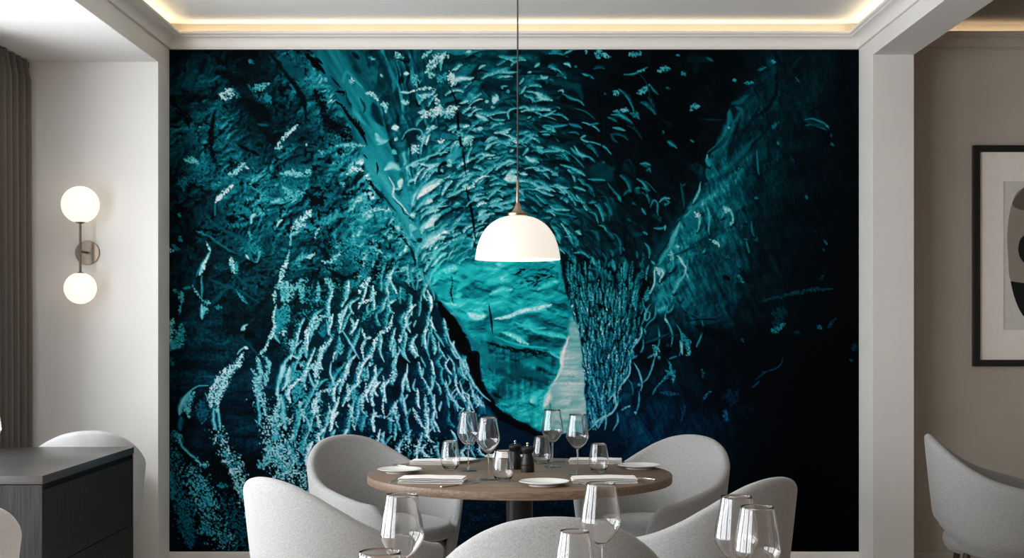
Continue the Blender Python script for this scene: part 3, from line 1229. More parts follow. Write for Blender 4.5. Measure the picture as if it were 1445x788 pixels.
    # speckled foot of the left wall
    foot = poly_mask(X, Y, [(440, 622), (560, 612), (680, 622), (672, 648), (600, 660), (560, 668), (470, 640)], 8, wob)
    ff = fbm((X + Y * .5) / 7, (Y - X * .4) / 16, 185, 3)
    T = T * (1 - foot) + (.05 + (.50 + .45 * ff) * sstep(.0, .3, grain * .6 + ff * .8 - .78)) * foot
    dk = poly_mask(X, Y, [(560, 660), (600, 650), (690, 640), (880, 630), (880, 800), (560, 800)], 30, wob)
    T = T * (1 - dk) + (.02 + .16 * fbm(X / 9, Y / 5, 187, 3) + .22 * sstep(.8, 1, grain) * fbm(X / 12, Y / 9, 188, 2)) * dk

    # lower-left speckle fans
    for (cxx, cyy, dxx, dyy, wd, am) in ((252, 690, .25, 1, 26, .42), (295, 720, .42, 1, 26, .62), (335, 670, .5, 1, 17, .75), (400, 640, .3, 1, 38, .75), (440, 600, .2, 1, 24, .5), (350, 760, .6, 1, 40, .35)):
        s = ((Y - cyy) * dxx + cxx)
        dd = np.abs(X + wx * .8 - s) / wd
        ext = np.abs(Y - cyy) / 75.0
        k = np.clip(1 - dd * dd, 0, 1) * np.clip(1.15 - ext * ext, 0, 1) * leftwall
        nz = fbm((X + Y * .4) / 3.0, (Y - X * .4) / 5.0, 191, 2)
        q = sstep(-.10, .22, grain * .50 + nz * .80 - (1.02 - .50 * k)) * (k > .02)
        T = np.maximum(T * (1 - .5 * k * (1 - q)), am * (.55 + .6 * grain) * q)

    # --- drawn strokes
    rs = np.random.RandomState(4)
    cg = fbm(X / 2.4, Y / 2.4, 201, 3, .7)
    HS = np.zeros(X.shape, np.float32)
    for (ox, oy, pts, w, tone, gr) in auto_strokes() + STROKES:
        P = spline([(ox + a / 4.38, oy + b / 4.38) for a, b in pts])
        w = w / 4.38 / 2 * (1.45 if gr == 3 else (1.3 if tone > .1 else .8)) + .5
        x0, x1 = P[:, 0].min() - w * 1.6 - 4, P[:, 0].max() + w * 1.6 + 4
        y0, y1 = P[:, 1].min() - w * 1.6 - 4, P[:, 1].max() + w * 1.6 + 4
        i0, i1 = np.searchsorted(xs, [x0, x1]); j0, j1 = np.searchsorted(ys, [y0, y1])
        if i1 <= i0 or j1 <= j0: continue
        s = (slice(j0, j1), slice(i0, i1))
        wb = .55 if gr < 2 else 1.0
        k = min(1.0, w / 4.0)
        xx = X[s] + w2x[s] * wb * k * .6; yy = Y[s] + w2y[s] * wb * k * .6
        best = np.full(xx.shape, 1e9); bt = np.zeros(xx.shape)
        n = len(P) - 1
        for i in range(n):
            ax, ay = P[i]; bx, by = P[i + 1]
            ex, ey = bx - ax, by - ay
            tt = np.clip(((xx - ax) * ex + (yy - ay) * ey) / (ex * ex + ey * ey + 1e-9), 0, 1)
            d = np.hypot(xx - ax - tt * ex, yy - ay - tt * ey)
            mm = d < best
            if gr >= 4: sg = np.where(mm, np.sign(ex * (yy - ay) - ey * (xx - ax)), 0 if i == 0 else sg)
            best = np.where(mm, d, best); bt = np.where(mm, (i + tt) / n, bt)
        prof = np.clip(np.sin(np.pi * np.clip(bt * .94 + .03, 0, 1)), 0, 1) ** .6
        ww = np.maximum(w * prof, .5)
        a = np.clip(1.25 - best / ww, 0, 1)
        Ts = T[s]
        if gr == 0:      # solid line
            a = np.clip(a * 1.7, 0, 1)
            if tone < .1: a = a * sstep(.30, .46, cg[s] * .6 + n1[s] * .4 + .12 * a)
            T[s] = Ts * (1 - a) + tone * (.82 + .36 * cg[s]) * a
        elif gr == 1:    # speckled
            q = sstep(-.16, .16, grain[s] * .55 + cg[s] * .75 - (.98 - .60 * a)) * (a > 0)
            if tone < .1:
                T[s] = Ts * (1 - q) + tone * q
            else:
                Tb = np.maximum(Ts, Ts + (tone * .62 - Ts) * a * .62)
                T[s] = np.maximum(Ts * (1 - q) + tone * (.80 + .26 * grain[s]) * q, Tb * (1 - q * .0) - .35 * (1 - q) * a * (cg[s] < .42) * tone)
        elif gr == 2:    # soft wash
            a = a * a * (3 - 2 * a) * .85
            T[s] = Ts * (1 - a) + tone * (.7 + .6 * n1[s]) * a
        elif gr in (4, 5):    # crest: hard on one side, speckled sheen on the other
            un = np.clip(np.where(sg > 0, best / (ww * .55 + .35), best / (ww * 2.4 + .6)), 0, 3)
            e1 = np.exp(-un * un * 1.3)
            lim = (bt > .003) & (bt < .997)
            q = e1 * (1 - (.75 if gr == 4 else 0) * np.clip((un - .25) * 1.6, 0, 1) * sstep(.62, .36, grain[s])) * lim
            q = q * sstep(0, .18, prof)
            v = tone * (.85 + .3 * grain[s])
            T[s] = np.maximum(T[s], T[s] + (v - T[s]) * np.clip(q, 0, 1))
            dk_ = np.clip(1 - best / (ww * 1.6 + 1.5), 0, 1) * (sg > 0) * (best > ww * .55) * prof
            T[s] = T[s] * (1 - .55 * dk_)
        elif gr == 3:    # ridge: bright core with a soft skirt and a shadow on one side
            c = np.clip(1.25 - best / (ww * .62), 0, 1)
            T[s] = np.maximum(Ts, Ts * (1 - a * .5) + tone * .55 * a)
            T[s] = T[s] * (1 - c) + tone * (.78 + .42 * cg[s]) * c
            HS[s] = np.maximum(HS[s], np.clip(1 - best / (ww * 2.6 + 1), 0, 1) * min(1, w / 3) * 2.2)
    gy, gx = np.gradient(HS)
    shd = np.clip(-(gy * .9 + gx * .25) * 2.6, 0, 1) * (T < .62)
    T = T * (1 - .65 * shd * (1 - window * .6))
    T = np.clip(T, 0, 1)
    T = np.clip(T + (grain - .5) * .03 * np.clip(T * 6, 0, 1), 0, 1)
    blue = sstep(390, 600, Y + wx) * (1 - window * .85) * (.45 + .4 * sstep(420, 620, X))
    greenish = 0
    out = np.zeros(X.shape + (3,), np.float32)
    for c, (r1, r2) in enumerate(((RAMP_R, RAMP2_R), (RAMP_G, RAMP2_G), (RAMP_B, RAMP2_B))):
        a = np.interp(T, RAMP_T, r1); b = np.interp(T, RAMP_T, r2)
        out[..., c] = a * (1 - blue) + b * blue
    # the opening is greener and more saturated
    w = window * (1 - pale) * sstep(.2, .5, T) * sstep(.95, .7, T)
    out[..., 0] *= 1 - .62 * w
    out[..., 1] = out[..., 1] * (1 + .06 * w); out[..., 2] = out[..., 2] * (1 + .03 * w)
    gp = window * pale * sstep(.3, .6, T)
    out[..., 0] += 22 * gp; out[..., 1] -= 4 * gp; out[..., 2] -= 8 * gp
    # warm pink tint of the brightest flecks near the top
    hp = sstep(.78, .95, T) * sstep(470, 200, Y) * (1 - window)
    out[..., 0] += 14 * hp; out[..., 1] -= 4 * hp; out[..., 2] -= 8 * hp
    return np.clip(out, 0, 255) / 255.0

import bpy, bmesh, math, random
from mathutils import Vector, Matrix
random.seed(7)
scene = bpy.context.scene
C = scene.collection
F = 1851.0; VX, VY = 729.0, 460.0; EYE = 1.33
PI = math.pi
def R(a): return math.radians(a)

def at(x, y, D):
    """the point seen at photograph position (x, y), D metres away"""
    return Vector(((x - VX) * D / F, D, EYE - (y - VY) * D / F))
def on(x, y, z=.75):
    """the point of the horizontal plane z seen at (x, y)"""
    D = (EYE - z) * F / (y - VY)
    return Vector(((x - VX) * D / F, D, z))

# ------------------------------------------------------------------ materials
def mat(name, base=(.8, .8, .8), rough=.5, metal=0, spec=.5, **kw):
    m = bpy.data.materials.new(name); m.use_nodes = True
    b = m.node_tree.nodes['Principled BSDF']
    b.inputs['Base Color'].default_value = (*base, 1)
    b.inputs['Roughness'].default_value = rough
    b.inputs['Metallic'].default_value = metal
    b.inputs['Specular IOR Level'].default_value = spec
    for k, v in kw.items():
        b.inputs[k.replace('_', ' ')].default_value = v
    return m
def N(m, t, **kw):
    n = m.node_tree.nodes.new(t)
    for k, v in kw.items():
        if k in n.inputs: n.inputs[k].default_value = v
        else: setattr(n, k, v)
    return n
def L(m, a, b): m.node_tree.links.new(a, b)
def bsdf(m): return m.node_tree.nodes['Principled BSDF']

def noise_mat(name, c1, c2, scale=(1, 1, 1), nscale=5, detail=5, rough=.6, bump=.0, bscale=None, spec=.3, metal=0, dist=0.0, lo=.35, hi=.65):
    m = mat(name, c1, rough, metal, spec)
    tc = N(m, 'ShaderNodeTexCoord'); mp = N(m, 'ShaderNodeMapping'); mp.inputs['Scale'].default_value = scale
    L(m, tc.outputs['Object'], mp.inputs['Vector'])
    n = N(m, 'ShaderNodeTexNoise'); n.inputs['Scale'].default_value = nscale; n.inputs['Detail'].default_value = detail
    n.inputs['Distortion'].default_value = dist
    L(m, mp.outputs[0], n.inputs['Vector'])
    r = N(m, 'ShaderNodeValToRGB'); r.color_ramp.elements[0].color = (*c1, 1); r.color_ramp.elements[1].color = (*c2, 1)
    r.color_ramp.elements[0].position = lo; r.color_ramp.elements[1].position = hi
    L(m, n.outputs['Fac'], r.inputs[0]); L(m, r.outputs[0], bsdf(m).inputs['Base Color'])
    if bump:
        b = N(m, 'ShaderNodeBump'); b.inputs['Strength'].default_value = bump; b.inputs['Distance'].default_value = .002
        if bscale:
            n2 = N(m, 'ShaderNodeTexNoise'); n2.inputs['Scale'].default_value = bscale; n2.inputs['Detail'].default_value = 3
            L(m, tc.outputs['Object'], n2.inputs['Vector']); L(m, n2.outputs['Fac'], b.inputs['Height'])
        else: L(m, n.outputs['Fac'], b.inputs['Height'])
        L(m, b.outputs[0], bsdf(m).inputs['Normal'])
    return m

WALL = noise_mat('plaster', (.78, .765, .745), (.80, .785, .765), nscale=3, rough=.85, bump=.08, bscale=60, spec=.2)
WALLB = noise_mat('plaster_beige', (.43, .38, .33), (.455, .405, .35), nscale=3, rough=.85, bump=.08, bscale=60, spec=.2)
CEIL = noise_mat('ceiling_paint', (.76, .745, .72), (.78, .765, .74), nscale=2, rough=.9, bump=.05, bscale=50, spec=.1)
CEILA = noise_mat('alcove_ceiling_paint', (.70, .69, .68), (.72, .71, .70), nscale=2, rough=.9, spec=.1)
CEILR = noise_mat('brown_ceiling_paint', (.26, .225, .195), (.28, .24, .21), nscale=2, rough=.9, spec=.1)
PIER = noise_mat('pier_plaster', (.64, .62, .59), (.66, .64, .61), nscale=3, rough=.85, bump=.08, bscale=60, spec=.2)
TRIM = noise_mat('trim_paint', (.72, .69, .655), (.74, .71, .675), nscale=4, rough=.6, spec=.3)
FLOOR = noise_mat('oak_floor', (.42, .35, .28), (.50, .42, .34), scale=(9, .8, 1), nscale=2.5, rough=.45, spec=.4)

def fabric(name, c1, c2):
    m = mat(name, c1, .95, 0, .15)
    bsdf(m).inputs['Sheen Weight'].default_value = .25
    bsdf(m).inputs['Sheen Roughness'].default_value = .5
    tc = N(m, 'ShaderNodeTexCoord')
    outs = []
    for sc in ((900, 900, 180), (180, 180, 900)):
        mp = N(m, 'ShaderNodeMapping'); mp.inputs['Scale'].default_value = sc
        n = N(m, 'ShaderNodeTexNoise'); n.inputs['Scale'].default_value = 1.0; n.inputs['Detail'].default_value = 2
        L(m, tc.outputs['Object'], mp.inputs['Vector']); L(m, mp.outputs[0], n.inputs['Vector']); outs.append(n.outputs['Fac'])
    a = N(m, 'ShaderNodeMath', operation='ADD'); L(m, outs[0], a.inputs[0]); L(m, outs[1], a.inputs[1])
    h = N(m, 'ShaderNodeMath', operation='MULTIPLY'); h.inputs[1].default_value = .5; L(m, a.outputs[0], h.inputs[0])
    r = N(m, 'ShaderNodeValToRGB'); r.color_ramp.elements[0].color = (*c1, 1); r.color_ramp.elements[1].color = (*c2, 1)
    r.color_ramp.elements[0].position = .36; r.color_ramp.elements[1].position = .64
    L(m, h.outputs[0], r.inputs[0]); L(m, r.outputs[0], bsdf(m).inputs['Base Color'])
    b = N(m, 'ShaderNodeBump'); b.inputs['Strength'].default_value = .35; b.inputs['Distance'].default_value = .001
    L(m, h.outputs[0], b.inputs['Height']); L(m, b.outputs[0], bsdf(m).inputs['Normal'])
    return m
FABRIC = fabric('grey_woven_fabric', (.205, .205, .206), (.40, .398, .394))
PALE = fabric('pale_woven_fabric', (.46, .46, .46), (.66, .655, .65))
CURT = fabric('taupe_curtain_fabric', (.105, .092, .078), (.185, .163, .138))
LEGW = noise_mat('dark_wood_leg', (.03, .022, .016), (.05, .036, .026), scale=(1, 1, .1), nscale=60, rough=.45)
TABLE = noise_mat('table_walnut', (.105, .066, .044), (.225, .155, .110), scale=(.30, 22, 26), nscale=7, detail=8, rough=.42, bump=.15, spec=.30, dist=.15, lo=.3, hi=.72)
PEDES = noise_mat('dark_pedestal', (.012, .011, .0105), (.018, .0165, .0155), nscale=12, rough=.45)
SIDE = noise_mat('charcoal_oak', (.017, .017, .0175), (.031, .031, .032), scale=(30, 30, 1.0), nscale=6, detail=6, rough=.6, bump=.1, spec=.12)
SIDET = noise_mat('charcoal_oak_top', (.042, .040, .040), (.062, .059, .058), scale=(1.0, 30, 30), nscale=6, detail=6, rough=.30, bump=.06, spec=.55)
BLACK = noise_mat('black_recess', (.004, .004, .004), (.007, .007, .007), nscale=20, rough=.6)
FRAMEB = noise_mat('black_frame_wood', (.010, .010, .010), (.016, .015, .014), scale=(1, 1, .05), nscale=80, rough=.35)
BRASS = noise_mat('aged_brass', (.30, .225, .15), (.36, .27, .18), nscale=80, rough=.30, metal=1, spec=.5)
BRONZE = noise_mat('brushed_bronze', (.17, .135, .105), (.23, .185, .145), scale=(1, 1, 6), nscale=60, rough=.32, metal=1)
STEEL = noise_mat('brushed_champagne_steel', (.50, .46, .41), (.60, .56, .50), nscale=60, rough=.25, metal=1)
MILLM = noise_mat('black_mill_wood', (.006, .0055, .005), (.012, .011, .010), scale=(1, 1, .2), nscale=50, rough=.36, spec=.25)
PORC = noise_mat('white_porcelain', (.78, .765, .74), (.80, .785, .76), nscale=8, rough=.18, spec=.6)
NAPK = noise_mat('white_linen', (.74, .725, .70), (.82, .805, .78), scale=(1, 1, 1), nscale=500, rough=.9, bump=.2)
CORD = noise_mat('dark_cord', (.03, .025, .022), (.045, .038, .033), nscale=90, rough=.6)
MATB = noise_mat('picture_mount', (.80, .74, .69), (.82, .76, .71), nscale=30, rough=.9)
PAPER = noise_mat('picture_paper', (.58, .56, .52), (.61, .59, .55), nscale=30, rough=.9)
TAUPE = noise_mat('ink_taupe', (.25, .21, .175), (.32, .275, .235), nscale=300, rough=.9)
UMBER = noise_mat('ink_umber', (.10, .075, .06), (.135, .105, .085), nscale=200, rough=.9)
INK = noise_mat('ink_black', (.006, .006, .006), (.010, .010, .010), nscale=100, rough=.9)
GLASS = mat('clear_glass', (1, 1, 1), 0.0, 0, .5, Transmission_Weight=1.0, IOR=1.48)
_n = N(GLASS, 'ShaderNodeTexNoise'); _n.inputs['Scale'].default_value = 4
_r = N(GLASS, 'ShaderNodeValToRGB'); _r.color_ramp.elements[0].color = (.985, .985, .985, 1); _r.color_ramp.elements[1].color = (1, 1, 1, 1)
L(GLASS, _n.outputs['Fac'], _r.inputs[0]); L(GLASS, _r.outputs[0], bsdf(GLASS).inputs['Base Color'])

def glow(name, col, strength, base=(.8, .8, .78)):
    m = mat(name, base, .3, 0, .5)
    g = N(m, 'ShaderNodeTexNoise'); g.inputs['Scale'].default_value = 3
    r = N(m, 'ShaderNodeValToRGB'); r.color_ramp.elements[0].color = (*[c * .985 for c in col], 1); r.color_ramp.elements[1].color = (*col, 1)
    L(m, g.outputs['Fac'], r.inputs[0]); L(m, r.outputs[0], bsdf(m).inputs['Emission Color'])
    bsdf(m).inputs['Emission Strength'].default_value = strength
    return m
OPAL = glow('lit_opal_shade', (1, .915, .80), .78, (.28, .27, .25))
GLOBE = glow('lit_opal_globe', (1, .875, .70), 1.15, (.30, .29, .26))
LED = glow('warm_led_strip', (1, .80, .52), 12)

# ------------------------------------------------------------------ mesh helpers
class MB:
    def __init__(s): s.v = []; s.f = []
    def add(s, vs, fs):
        o = len(s.v); s.v += [tuple(v) for v in vs]; s.f += [tuple(i + o for i in f) for f in fs]; return s
    def box(s, x0, x1, y0, y1, z0, z1, bev=0):
        bm = bmesh.new(); bmesh.ops.create_cube(bm, size=1)
        for v in bm.verts:
            v.co = Vector(((x0 + x1) / 2 + v.co.x * (x1 - x0), (y0 + y1) / 2 + v.co.y * (y1 - y0), (z0 + z1) / 2 + v.co.z * (z1 - z0)))
        if bev: bmesh.ops.bevel(bm, geom=bm.edges[:], offset=bev, segments=2, profile=.5, affect='EDGES')
        bm.verts.index_update()
        s.add([v.co for v in bm.verts], [[v.index for v in f.verts] for f in bm.faces]); bm.free(); return s
    def lathe(s, prof, n=48, c=(0, 0, 0), close=False):
        """prof: list of (r, z)"""
        vs = []; fs = []; m = len(prof)
        for i in range(n):
            a = 2 * PI * i / n
            for r, z in prof: vs.append((c[0] + r * math.cos(a), c[1] + r * math.sin(a), c[2] + z))
        for i in range(n):
            j = (i + 1) % n
            for k in range(m if close else m - 1):
                l = (k + 1) % m
                fs.append((i * m + k, j * m + k, j * m + l, i * m + l))
        if not close:
            if prof[0][0] > 1e-6: fs.append(tuple(i * m for i in range(n))[::-1])
            if prof[-1][0] > 1e-6: fs.append(tuple(i * m + m - 1 for i in range(n)))
        s.add(vs, fs); return s
    def tube(s, pts, r, n=12):
        pts = [Vector(p) for p in pts]; rs = r if isinstance(r, (list, tuple)) else [r] * len(pts)
        vs = []; fs = []
        for i, p in enumerate(pts):
            d = (pts[min(i + 1, len(pts) - 1)] - pts[max(i - 1, 0)]).normalized()
            u = d.cross(Vector((0, 0, 1)) if abs(d.z) < .9 else Vector((1, 0, 0))).normalized(); w = d.cross(u)
            for k in range(n):
                a = 2 * PI * k / n; vs.append(p + (u * math.cos(a) + w * math.sin(a)) * rs[i])
        for i in range(len(pts) - 1):
            for k in range(n):
                l = (k + 1) % n; fs.append((i * n + k, i * n + l, (i + 1) * n + l, (i + 1) * n + k))
        fs.append(tuple(range(n))[::-1]); fs.append(tuple((len(pts) - 1) * n + k for k in range(n)))
        s.add(vs, fs); return s
    def extrude(s, poly, z0, z1):
        """outline in xy, extruded along z"""
        n = len(poly)
        s.add([(x, y, z0) for x, y in poly] + [(x, y, z1) for x, y in poly],
              [tuple(range(n))[::-1], tuple(range(n, 2 * n))] + [(i, (i + 1) % n, n + (i + 1) % n, n + i) for i in range(n)])
        return s

def obj(name, mb, m, parent=None, smooth=False, angle=35):
    me = bpy.data.meshes.new(name); me.from_pydata(mb.v, [], mb.f); me.validate()
    bm = bmesh.new(); bm.from_mesh(me)
    bmesh.ops.remove_doubles(bm, verts=bm.verts[:], dist=1e-6)
    bmesh.ops.recalc_face_normals(bm, faces=bm.faces[:])
    bm.to_mesh(me); bm.free()
    me.materials.append(m)
    if smooth:
        me.polygons.foreach_set('use_smooth', [True] * len(me.polygons))
        me.set_sharp_from_angle(angle=R(angle))
    o = bpy.data.objects.new(name, me); C.objects.link(o)
    if parent: o.parent = parent
    return o
def tag(o, label=None, cat=None, group=None, kind=None):
    if label: o['label'] = label
    if cat: o['category'] = cat
    if group: o['group'] = group
    if kind: o['kind'] = kind
    return o
def empty(name, loc=(0, 0, 0), rz=0):
    o = bpy.data.objects.new(name, None); C.objects.link(o)
    o.location = loc; o.rotation_euler = (0, 0, rz); o.empty_display_size = .1
    return o
def struct(name, mb, m, label=None, smooth=False):
    o = obj(name, mb, m, smooth=smooth); o['kind'] = 'structure'
    if label: o['label'] = label
    return o
def copy_tree(o, parent=None):
    c = o.copy(); C.objects.link(c)
    if parent: c.parent = parent
    for ch in list(o.children): copy_tree(ch, c)
    return c
def place(proto, used, loc, rz, label, cat, group=None, scale=None):
    o = proto if not used else copy_tree(proto)
    o.location = loc; o.rotation_euler = (0, 0, rz)
    if scale: o.scale = (scale,) * 3 if isinstance(scale, (int, float)) else scale
    tag(o, label, cat, group)
    return o

# ------------------------------------------------------------------ the room
XL, XR, DB = -1.894, 1.863, 7.14
XC = 2.076                     # far side of the beam and pier on the right
DA, DC = 6.915, 6.856          # faces of the alcove wall and the pier
ZC = 2.975; ZA = 2.722; ZB = 2.748
XW = -2.66; XE = 5.2; DF = -3.2
struct('floor', MB().box(XW - .3, XE + .2, DF - .2, DB + .2, -.1, 0), FLOOR)
struct('wall_back', MB().box(XW - .3, XE + .2, DB, DB + .2, 0, 3.2), WALLB)
struct('wall_front', MB().box(XW - .3, XE + .2, DF - .2, DF, 0, 3.2), WALLB)
struct('wall_right', MB().box(XE, XE + .2, DF, DB, 0, 3.2), WALLB)
struct('ceiling', MB().box(XL, XE + .2, DF, DB, ZC, ZC + .12), CEIL)
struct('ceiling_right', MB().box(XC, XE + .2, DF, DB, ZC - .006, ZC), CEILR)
struct('ceiling_alcove', MB().box(XW - .3, XL, DF, DB, ZA, 3.2), CEILA)
# inner face of the drop above the alcove
struct('trim_1', MB().box(XL - .001, XL + .004, DF, DB, ZA, ZC), TRIM)
struct('wall_alcove', MB().box(XW - .3, XL + .004, DA, DB, 0, ZA), WALL)
struct('wall_pier', MB().box(XR, XC, DC, DB, 0, ZB), PIER)
struct('trim_2', MB().box(XR, XC, DF, DB, ZB, ZC), PIER)

# window wall: piers, sill and head round three tall windows
wm = MB()
WIN = [(-.9, 1.0), (1.35, 3.25), (3.6, 5.9)]
edges = [DF] + [e for w in WIN for e in w] + [DB]
for k in range(0, len(edges), 2): wm.box(XW - .22, XW, edges[k], edges[k + 1], 0, ZA)
for a, b in WIN: wm.box(XW - .22, XW, a, b, 0, .12); wm.box(XW - .22, XW, a, b, 2.55, ZA)
struct('wall_left', wm, WALL)
for k, (a, b) in enumerate(WIN):
    f = MB(); t = .05
    f.box(XW - .14, XW - .08, a, a + t, .12, 2.55); f.box(XW - .14, XW - .08, b - t, b, .12, 2.55)
    f.box(XW - .14, XW - .08, a + t, b - t, .12, .12 + t); f.box(XW - .14, XW - .08, a + t, b - t, 2.55 - t, 2.55)
    m = (a + b) / 2; f.box(XW - .14, XW - .08, m - .035, m + .035, .12 + t, 2.55 - t)
    struct('window_%d' % (k + 1), f, FRAMEB)

# cornice with a hidden light trough, mitred round the ceiling
PROF = [(0, 2.834), (.013, 2.834), (.015, 2.838), (.013, 2.842), (.009, 2.843), (.009, 2.848)]
for k in range(9):
    a = k / 8 * PI / 2
    PROF.append((.009 + .044 * (1 - math.cos(a)), 2.849 + .044 * math.sin(a)))
PROF += [(.057, 2.895), (.057, 2.900), (.067, 2.903), (.0715, 2.908), (.0715, 2.918), (.068, 2.921), (.062, 2.921), (.060, 2.908), (.0, 2.908)]
def cornice(path):
    """path: list of (x, y, nx, ny): where the profile stands and the direction it grows in"""
    mb = MB(); n = len(PROF)
    vs = [(x + p * nx, y + p * ny, z) for x, y, nx, ny in path for p, z in PROF]
    fs = [(i * n + k, i * n + (k + 1) % n, (i + 1) * n + (k + 1) % n, (i + 1) * n + k) for i in range(len(path) - 1) for k in range(n)]
    fs += [tuple(range(n))[::-1], tuple((len(path) - 1) * n + k for k in range(n))]
    return mb.add(vs, fs)
struct('trim_3', cornice([(XL + .004, DF, 1, 0), (XL + .004, DB, 1, -1), (XR, DB, -1, -1), (XR, DF, -1, 0)]), TRIM, smooth=True)
struct('trim_4', cornice([(XC, DB, 0, -1), (XE, DB, 0, -1)]), WALLB, smooth=True)
struct('baseboard_back', MB().box(XL + .004, XR, DB - .016, DB, 0, .094, .003).box(XL + .004, XR, DB - .010, DB, .094, .100), TRIM)
struct('baseboard_right', MB().box(XC, XE, DB - .016, DB, 0, .10, .003), WALLB)
struct('baseboard_pier', MB().box(XR, XC, DC - .006, DC, 0, .07, .002), PIER)

# light strips lying in the trough
def led(name, x0, x1, y0, y1, label):
    o = obj(name, MB().box(x0, x1, y0, y1, 2.908, 2.914), LED)
    return tag(o, label, 'led strip', 'warm light strips in the ceiling coves')
led('led_strip', XL + .09, XR - .09, DB - .040, DB - .028, 'warm light strip hidden in the cornice above the mural')
led('led_strip', XL + .030, XL + .042, DF + .1, DB - .05, 'warm light strip hidden in the cornice on the curtain side of the ceiling')
led('led_strip', XR - .042, XR - .030, DF + .1, DB - .05, 'warm light strip hidden in the cornice of the beam, pier side of the ceiling')
led('led_strip', XC + .02, XE - .05, DB - .040, DB - .028, 'warm light strip hidden in the cornice above the framed print')

# ------------------------------------------------------------------ mural
def build_mural():
    W, H = 974, 709
    img = paint_mural(W, H)
    lin = np.where(img <= .04045, img / 12.92, ((img + .055) / 1.055) ** 2.4) * MURAL_GAIN
    lin = np.minimum(lin, .9)
    px = MX0 + (np.arange(W)) * (MX1 - MX0) / (W - 1); py = MY0 + np.arange(H) * (MY1 - MY0) / (H - 1)
    D = DB - .003
    PX, PY = np.meshgrid(np.linspace(XL + .0045, XR - .0005, W), np.linspace(2.8335, .1005, H))
    co = np.stack([PX, np.full(PX.shape, D), PY], -1).reshape(-1, 3).astype(np.float32)
    me = bpy.data.meshes.new('wall_mural')
    nv = W * H; nf = (W - 1) * (H - 1)
    me.vertices.add(nv); me.vertices.foreach_set('co', co.ravel())
    i = np.arange(nv).reshape(H, W)
    q = np.stack([i[:-1, :-1], i[1:, :-1], i[1:, 1:], i[:-1, 1:]], -1).reshape(-1)
    me.loops.add(nf * 4); me.loops.foreach_set('vertex_index', q.astype(np.int32))
    me.polygons.add(nf); me.polygons.foreach_set('loop_start', (np.arange(nf) * 4).astype(np.int32))
    me.update(calc_edges=True)
    ca = me.color_attributes.new('print', 'FLOAT_COLOR', 'POINT')
    col = np.ones((nv, 4), np.float32); col[:, :3] = lin.reshape(-1, 3)
    ca.data.foreach_set('color', col.ravel())
    m = mat('printed_mural_paper', (0, 0, 0), .8, 0, .04)
    a = N(m, 'ShaderNodeAttribute'); a.attribute_name = 'print'
    L(m, a.outputs['Color'], bsdf(m).inputs['Base Color'])
    me.materials.append(m)
    o = bpy.data.objects.new('wall_mural', me); C.objects.link(o)
    tag(o, 'huge teal and black ice cave photo mural covering the back wall', 'mural')
MURAL_GAIN = 1.12
build_mural()

# ------------------------------------------------------------------ curtain
cm = MB(); n = 260; vs = []; y0, y1 = 6.0, 6.905
for i in range(n + 1):
    t = i / n; y = y0 + (y1 - y0) * t
    ph = t * 2 * PI * 10
    x = -2.560 + .036 * math.sin(ph + .7 * math.sin(ph * .37)) + .008 * math.sin(ph * 2.1 + 1)
    for zz, k in ((.01, 1.1), (1.4, 1.0), (2.60, .85), (2.715, .28)):
        xx = -2.56 + (x + 2.56) * k
        vs.append((xx, y, zz)); vs.append((xx - .004, y, zz))
fs = []
for i in range(n):
    for k in range(3):
        a = i * 8 + k * 2; b = (i + 1) * 8 + k * 2
        fs.append((a, b, b + 2, a + 2)); fs.append((a + 1, a + 3, b + 3, b + 1))
    fs.append((i * 8, i * 8 + 1, i * 8 + 9, i * 8 + 8)); fs.append((i * 8 + 6, i * 8 + 14, i * 8 + 15, i * 8 + 7))
fs.append((0, 2, 3, 1)); fs.append((2, 4, 5, 3)); fs.append((4, 6, 7, 5))
e = n * 8
fs.append((e, e + 1, e + 3, e + 2)); fs.append((e + 2, e + 3, e + 5, e + 4)); fs.append((e + 4, e + 5, e + 7, e + 6))
cm.add(vs, fs)
tag(obj('curtain', cm, CURT, smooth=True, angle=60), 'dark taupe floor length curtain hanging in pleats at the alcove window', 'curtain')

